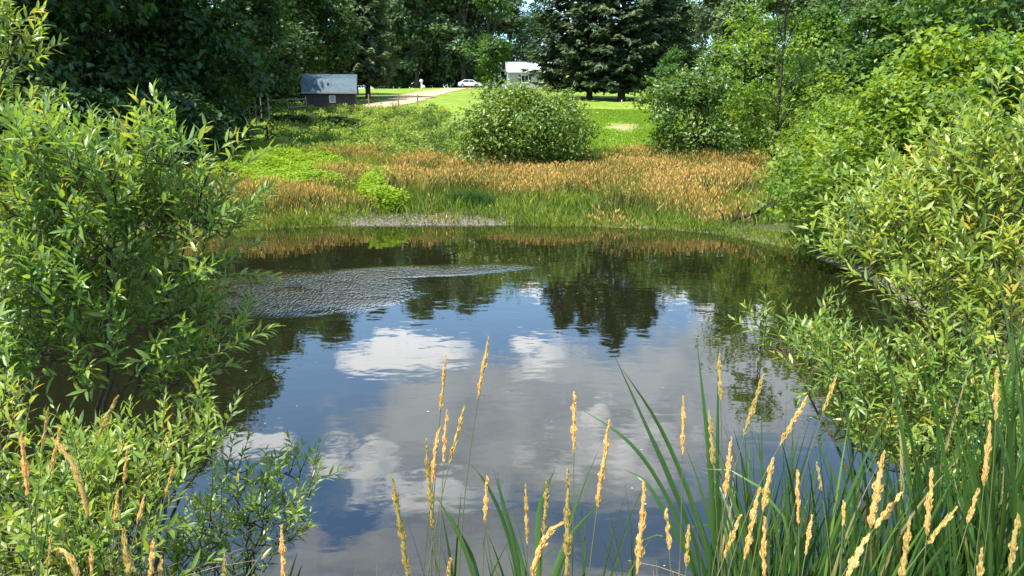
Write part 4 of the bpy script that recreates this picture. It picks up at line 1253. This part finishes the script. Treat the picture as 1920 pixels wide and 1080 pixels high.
ST = [
 ((916, 635), (897, 745), 2.0, "tallest golden seed stalk, standing alone over the cloud reflection", 1.1),
 ((836, 665), (826, 768), 2.1, "tall dark-tinged seed stalk just left of the tallest one", .8),
 ((871, 760), (843, 868), 1.9, "seed stalk leaning right, right side of the cluster left of centre", .9),
 ((838, 770), (832, 865), 2.0, "upright thin seed stalk in the middle of the cluster left of centre", .75),
 ((826, 800), (812, 905), 1.8, "curving seed stalk on the left of the cluster left of centre", 1),
 ((799, 825), (811, 990), 1.7, "long low seed stalk on the far left of the cluster left of centre", 1),
 ((735, 897), (766, 1085), 1.45, "thick seed stalk leaning left, alone at the bottom left of centre", 1.15),
 ((913, 893), (909, 980), 2.0, "short seed stalk under the tallest one", .9),
 ((986, 910), (988, 1018), 1.9, "thin upright seed stalk at the bottom centre, left of its neighbour", .8),
 ((1026, 897), (1019, 1010), 1.8, "upright seed stalk touching a crossing blade at the bottom centre", .9),
 ((1077, 735), (1076, 848), 1.9, "tall straight seed stalk at the centre, alone above the others", .95),
 ((1142, 790), (1120, 950), 1.7, "seed stalk with a long head leaning right, right of the straight one", 1.1),
 ((1065, 880), (1063, 1085), 1.4, "long vertical seed head reaching the bottom edge below the straight stalk", 1),
 ((1060, 978), (1000, 1085), 1.4, "bent seed head curving right at the bottom centre", 1.15),
 ((845, 1048), (836, 1100), 1.6, "short seed tip poking up at the bottom edge left of centre", .9),
 ((1282, 742), (1280, 850), 2.0, "straight seed stalk at the left of the right-hand stand, over open water", .85),
 ((1348, 665), (1351, 750), 2.2, "highest seed stalk of the right-hand stand, beside the tallest blade", .95),
 ((1431, 703), (1396, 815), 2.0, "pale-tipped seed stalk leaning right above the right-hand blades", 1),
 ((1514, 743), (1463, 833), 2.0, "seed stalk leaning far right in front of the willow sprig", 1),
 ((1570, 700), (1545, 770), 2.2, "seed stalk leaning right against the bright willow shoots", .9),
 ((1330, 770), (1338, 880), 1.9, "seed stalk rising from the blades below the highest one", 1),
 ((1371, 820), (1360, 930), 1.8, "seed stalk between the leaning pale one and the blades", 1),
 ((1450, 858), (1430, 960), 1.8, "forked-looking seed stalk in the middle of the right-hand blades", 1.1),
 ((1425, 915), (1395, 1050), 1.6, "long seed stalk leaning right low in the right-hand blades", 1),
 ((1388, 965), (1358, 1045), 1.7, "short seed stalk leaning right at the foot of the blades", 1),
 ((1434, 970), (1432, 1085), 1.6, "straight pale seed stalk reaching the bottom edge in the blades", .9),
 ((1210, 905), (1195, 1075), 1.5, "thick seed stalk at the bottom, just left of the right-hand stand", 1.2),
 ((1250, 955), (1255, 1030), 1.8, "small seed stalk right of the thick one at the bottom", .9),
 ((1292, 985), (1287, 1060), 1.7, "small seed stalk at the bottom edge left of the blades' middle", .9),
 ((1495, 880), (1497, 980), 2.0, "dull seed stalk half hidden by blades", .8),
 ((1523, 965), (1510, 1040), 1.9, "seed stalk beside a dark blade right of the dull one", .9),
 ((1658, 845), (1632, 990), 1.7, "thickest ragged seed head at the lower right", 1.6),
 ((1690, 925), (1640, 990), 1.75, "seed stalk leaning right out of the thickest seed head", 1),
 ((1628, 1000), (1585, 1085), 1.5, "seed stalk leaning right at the bottom edge below the thickest head", 1.1),
 ((1748, 880), (1738, 1000), 1.8, "upright seed stalk right of the thickest seed head", 1.15),
 ((1793, 952), (1738, 1020), 1.8, "seed stalk leaning sharply right near the lower right corner", 1),
 ((1706, 970), (1690, 1085), 1.6, "upright seed stalk at the bottom edge left of the sharply leaning one", 1.1),
 ((1870, 690), (1867, 785), 2.0, "highest seed stalk near the right edge, against the willow", .9),
 ((1858, 790), (1845, 910), 1.9, "long seed stalk just below the highest one near the right edge", 1),
 ((1835, 915), (1815, 980), 1.9, "small seed stalk low at the right, under the long one", 1),
 ((1910, 965), (1893, 1070), 1.6, "seed stalk in the lower right corner", 1.1),
 ((1582, 940), (1580, 985), 2.0, "tiny seed head left of the thickest one", .8),
 ((1532, 868), (1541, 922), 2.1, "thin faded seed stalk leaning left over the last water", .6),
 ((1840, 1030), (1835, 1090), 1.6, "seed tip at the bottom edge near the right corner", 1),
 ((222, 742), (185, 815), 2.2, "highest seed stalk on the left, leaning right over dark water", 1.1),
 ((90, 765), (80, 840), 2.2, "faded upright seed stalk at the left among willow leaves", .8),
 ((40, 812), (52, 925), 1.9, "golden seed stalk nearest the left edge", 1.2),
 ((98, 822), (165, 965), 1.7, "long drooping seed stalk leaning left in the lower left", 1.2),
 ((113, 800), (95, 885), 2.0, "seed stalk crossing the top of the drooping one", .8),
 ((240, 840), (232, 905), 2.1, "short faded seed stalk in the middle of the lower left shoots", .8),
 ((325, 873), (310, 930), 2.1, "seed stalk at the right rim of the lower left shoots", .9),
 ((221, 920), (215, 980), 1.9, "thin seed stalk below the short faded one", .9),
 ((272, 928), (258, 980), 1.9, "seed stalk leaning right in the lower left thicket", .9),
 ((230, 990), (245, 1085), 1.5, "thick seed stalk at the bottom edge in the lower left", 1.4),
 ((288, 1010), (282, 1085), 1.6, "seed stalk at the bottom edge right of the thick one", 1.2),
 ((302, 1045), (300, 1095), 1.55, "short seed tip rightmost of three at the lower left bottom edge", 1),
 ((97, 1005), (90, 1060), 1.7, "small seed stalk low in the left corner", .9),
 ((105, 1030), (145, 1090), 1.5, "bent seed head low in the left corner, leaning left", 1.1),
 ((420, 1038), (420, 1095), 1.7, "seed tip alone at the bottom edge left of the willow sprig's foot", .8),
 ((527, 987), (532, 1085), 1.6, "upright seed stalk alone at the bottom, right of the willow sprig", 1),
 ((172, 1025), (172, 1080), 1.7, "dull seed tip between the corner stalks and the thick one", .8)]
for i, (tip, bot, D, lb, th) in enumerate(ST):
    mid = {13: (1020, 1015), 47: (140, 880), 57: (130, 1045), 4: (815, 850)}.get(i)
    stalk(tip, bot, D, lb, th, 300+i, mid)

# ------------------------------------------------------------------ near-bank grass and litter
mbk = MB()
n = 26000
x, y = scatter(n, -4.2, 5.2, -1.5, 6.5, g)
sd = pond_sd(x, y); z = groundv(x, y)
ok = (sd > .05) & (np.hypot(x, y) > .8) & (y > .9)
x, y, z, sd = x[ok], y[ok], z[ok], sd[ok]
hh = g.uniform(.12, .5, len(x))*np.where(x < -.9, 1.1, 1)
blades(mbk, x, y, z, hh, g.uniform(.004, .011, len(x)), g, .35, np.where(g.uniform(size=len(x)) < .12, 1.0, np.clip(g.normal(.3, .2, len(x)), 0, .8)))
tag(mbk.build("bank_grass", M["grass_green"]), "rough grass covering the near bank under the stalks and cattails", "grass", kind="stuff")
md = MB()
for i in range(150):
    px_ = g.uniform(0, 420) if i < 110 else g.uniform(1250, 1900)
    D = g.uniform(2.2, 4.0); p = G(px_, D)
    az = g.uniform(0, 6.28); L = g.uniform(.2, .7)
    p = p+np.array([0, 0, g.uniform(.02, .45)])
    e = p+np.array([math.cos(az)*L, math.sin(az)*L, g.uniform(-.1, .25)])
    t = np.linspace(0, 1, 5)[:, None]
    md.tube(p*(1-t)+e*t+np.array([0, 0, .06])*np.sin(PI*t), np.linspace(.003, .0012, 5), 4)
tag(md.build("dry_twigs", M["dry"]), "tangle of pale dry twigs in the near bank undergrowth", "twigs", kind="stuff")

# specks floating on the pond
ms = MB()
n = 48
x = g.uniform(-4, 4.5, n); y = 4.5+12*g.uniform(0, 1, n)**1.6
ok = pond_sd(x, y) < -.3
for xx, yy in zip(x[ok], y[ok]):
    k = 7; a = np.arange(k)*2*PI/k; rr = g.uniform(.005, .014)*g.uniform(.7, 1.2, k)
    ms.add(np.stack([xx+rr*np.cos(a)*1.3, yy+rr*np.sin(a), .004+0*a], 1), [list(range(k))])
tag(ms.build("floating_specks", plain("petal", (.36, .36, .31), .8, .2)), "pale bits of leaf and fluff floating on the pond", "flotsam", kind="stuff")

# ------------------------------------------------------------------ light
SUN = np.array([-.70, -.42, 1.62]); SUN /= np.linalg.norm(SUN)
el = math.asin(SUN[2]); az = math.atan2(SUN[0], SUN[1])
ld = bpy.data.lights.new("sun", 'SUN'); lo = bpy.data.objects.new("sun", ld); COL.objects.link(lo)
ld.energy = 5.0; ld.angle = R(.53); ld.color = (1, .95, .86)
from mathutils import Vector
lo.rotation_euler = Vector(SUN).to_track_quat('Z', 'Y').to_euler()
lo.location = (-20, 10, 40)

wd = bpy.data.worlds.new("World"); S.world = wd; wd.use_nodes = True
nt = wd.node_tree; nt.nodes.clear()
out = nt.nodes.new("ShaderNodeOutputWorld")
bg = N_(nt, "ShaderNodeBackground", Strength=.13)
sky = nt.nodes.new("ShaderNodeTexSky"); sky.sky_type = 'NISHITA'; sky.sun_disc = False
sky.sun_elevation = el; sky.sun_rotation = az; sky.altitude = 200; sky.air_density = 1.0; sky.dust_density = .6
tc = nt.nodes.new("ShaderNodeTexCoord")
sx = nt.nodes.new("ShaderNodeSeparateXYZ"); nt.links.new(tc.outputs["Generated"], sx.inputs[0])
xx, yy, zz = sx.outputs
azn = mth(nt, 'MULTIPLY', mth(nt, 'ARCTAN2', xx, yy), 180/PI)
eln = mth(nt, 'MULTIPLY', mth(nt, 'ARCSINE', zz), 180/PI)


def wnoise(scale, detail, rough=.6, st=(1, 1, 1.8), w=0.0):
    mp = N_(nt, "ShaderNodeMapping", Scale=st, Location=(w, w*.7, w*.3))
    nt.links.new(tc.outputs["Generated"], mp.inputs[0])
    n = N_(nt, "ShaderNodeTexNoise", Scale=scale, Detail=detail, Roughness=rough)
    nt.links.new(mp.outputs[0], n.inputs["Vector"]); return n.outputs["Fac"]


n1 = wnoise(5, 8); n2 = wnoise(11, 7, w=3.3); n3 = wnoise(3.0, 6, w=7.1)
aw = mth(nt, 'ADD', azn, mth(nt, 'MULTIPLY_ADD', n2, 13, -6.5), )
n4 = wnoise(26, 6, w=5.1)
aw = mth(nt, 'ADD', aw, mth(nt, 'MULTIPLY_ADD', n4, 7, -3.5))
ew = mth(nt, 'ADD', eln, mth(nt, 'MULTIPLY_ADD', n1, 7, -3.5))
ew = mth(nt, 'ADD', ew, mth(nt, 'MULTIPLY_ADD', n4, 4, -2))


def sky_at(px, py):
    """compass direction and height of the sky seen mirrored at photo pixel (px, py)"""
    u, v = (px-960)/FPX, (540-py)/FPX
    d = np.array([u, cp+v*sp, sp-v*cp]); d /= np.linalg.norm(d)
    return math.degrees(math.atan2(d[0], d[1])), math.degrees(math.asin(d[2]))


def cloud(px, py, rx, ry, s_=1.0):
    a0, e0 = sky_at(px, py)
    ra = rx/FPX*57.3/math.cos(R(e0)); re = ry/FPX*57.3
    a = mth(nt, 'DIVIDE', mth(nt, 'SUBTRACT', aw, a0), ra); b = mth(nt, 'DIVIDE', mth(nt, 'SUBTRACT', ew, e0), re)
    d = mth(nt, 'ADD', mth(nt, 'MULTIPLY', a, a), mth(nt, 'MULTIPLY', b, b))
    return mth(nt, 'MULTIPLY', mth(nt, 'SUBTRACT', 1.0, d), s_)


def mx(*v):
    r = v[0]
    for q in v[1:]: r = mth(nt, 'MAXIMUM', r, q)
    return r


white_c = mx(cloud(770, 655, 135, 45), cloud(1000, 670, 80, 50, .55), cloud(480, 815, 65, 40), cloud(690, 880, 50, 70, .35), cloud(1380, 600, 70, 22, .8), cloud(1330, 560, 150, 22, .6), cloud(1180, 870, 120, 80, .3), cloud(990, 540, 30, 25), cloud(780, 950, 120, 30, .35))
grey_c = mx(cloud(1020, 800, 400, 150, 1.2), cloud(1350, 720, 240, 110), cloud(1100, 1120, 400, 80, .9), cloud(720, 1060, 330, 70, 1.0))
dw = mth(nt, 'ADD', white_c, mth(nt, 'ADD', mth(nt, 'MULTIPLY_ADD', n1, 1.8, -.9), mth(nt, 'MULTIPLY_ADD', n4, 1.6, -.8)))
dg = mth(nt, 'ADD', grey_c, mth(nt, 'MULTIPLY_ADD', n1, 1.2, -.6))
fw = mth(nt, 'MULTIPLY', mth(nt, 'ADD', dw, 0.05), 1.5, clamp=True)
fg = mth(nt, 'MULTIPLY', mth(nt, 'ADD', dg, 0.1), 1.4, clamp=True)
# the rest of the sky: scattered fair-weather cloud
front = mth(nt, 'MULTIPLY', mth(nt, 'GREATER_THAN', yy, 0.0), mth(nt, 'LESS_THAN', mth(nt, 'ABSOLUTE', azn), 48))
gen = mth(nt, 'MULTIPLY', mth(nt, 'MULTIPLY_ADD', n3, 5.0, -2.6, clamp=True), mth(nt, 'SUBTRACT', 1.0, mth(nt, 'MULTIPLY', front, mth(nt, 'LESS_THAN', eln, 38))))
skyc = mixc(nt, 1.0, sky.outputs[0], (1.05, 1.24, 1.32), 'MULTIPLY')
c = mixc(nt, mth(nt, 'MULTIPLY', gen, .8), skyc, (7, 7.1, 7.3))
gcol = ramp(nt, n2, [(.3, (.42, .48, .55)), (.62, (.74, .78, .82))])
gcol = mixc(nt, 1.0, gcol, (7.2, 7.2, 7.2), 'MULTIPLY')
c = mixc(nt, mth(nt, 'MULTIPLY', fg, .9), c, gcol)
c = mixc(nt, mth(nt, 'MULTIPLY', fw, .92), c, (10.2, 10.2, 10.3))
nt.links.new(c, bg.inputs[0]); nt.links.new(bg.outputs[0], out.inputs[0])

S.view_settings.view_transform = 'Standard'
S.view_settings.look = 'None'
S.view_settings.exposure = 1.12
S.view_settings.gamma = 1.0
S.render.engine = 'CYCLES'
S.cycles.max_bounces = 6
S.cycles.diffuse_bounces = 3
S.cycles.transmission_bounces = 4
S.cycles.use_denoising = True
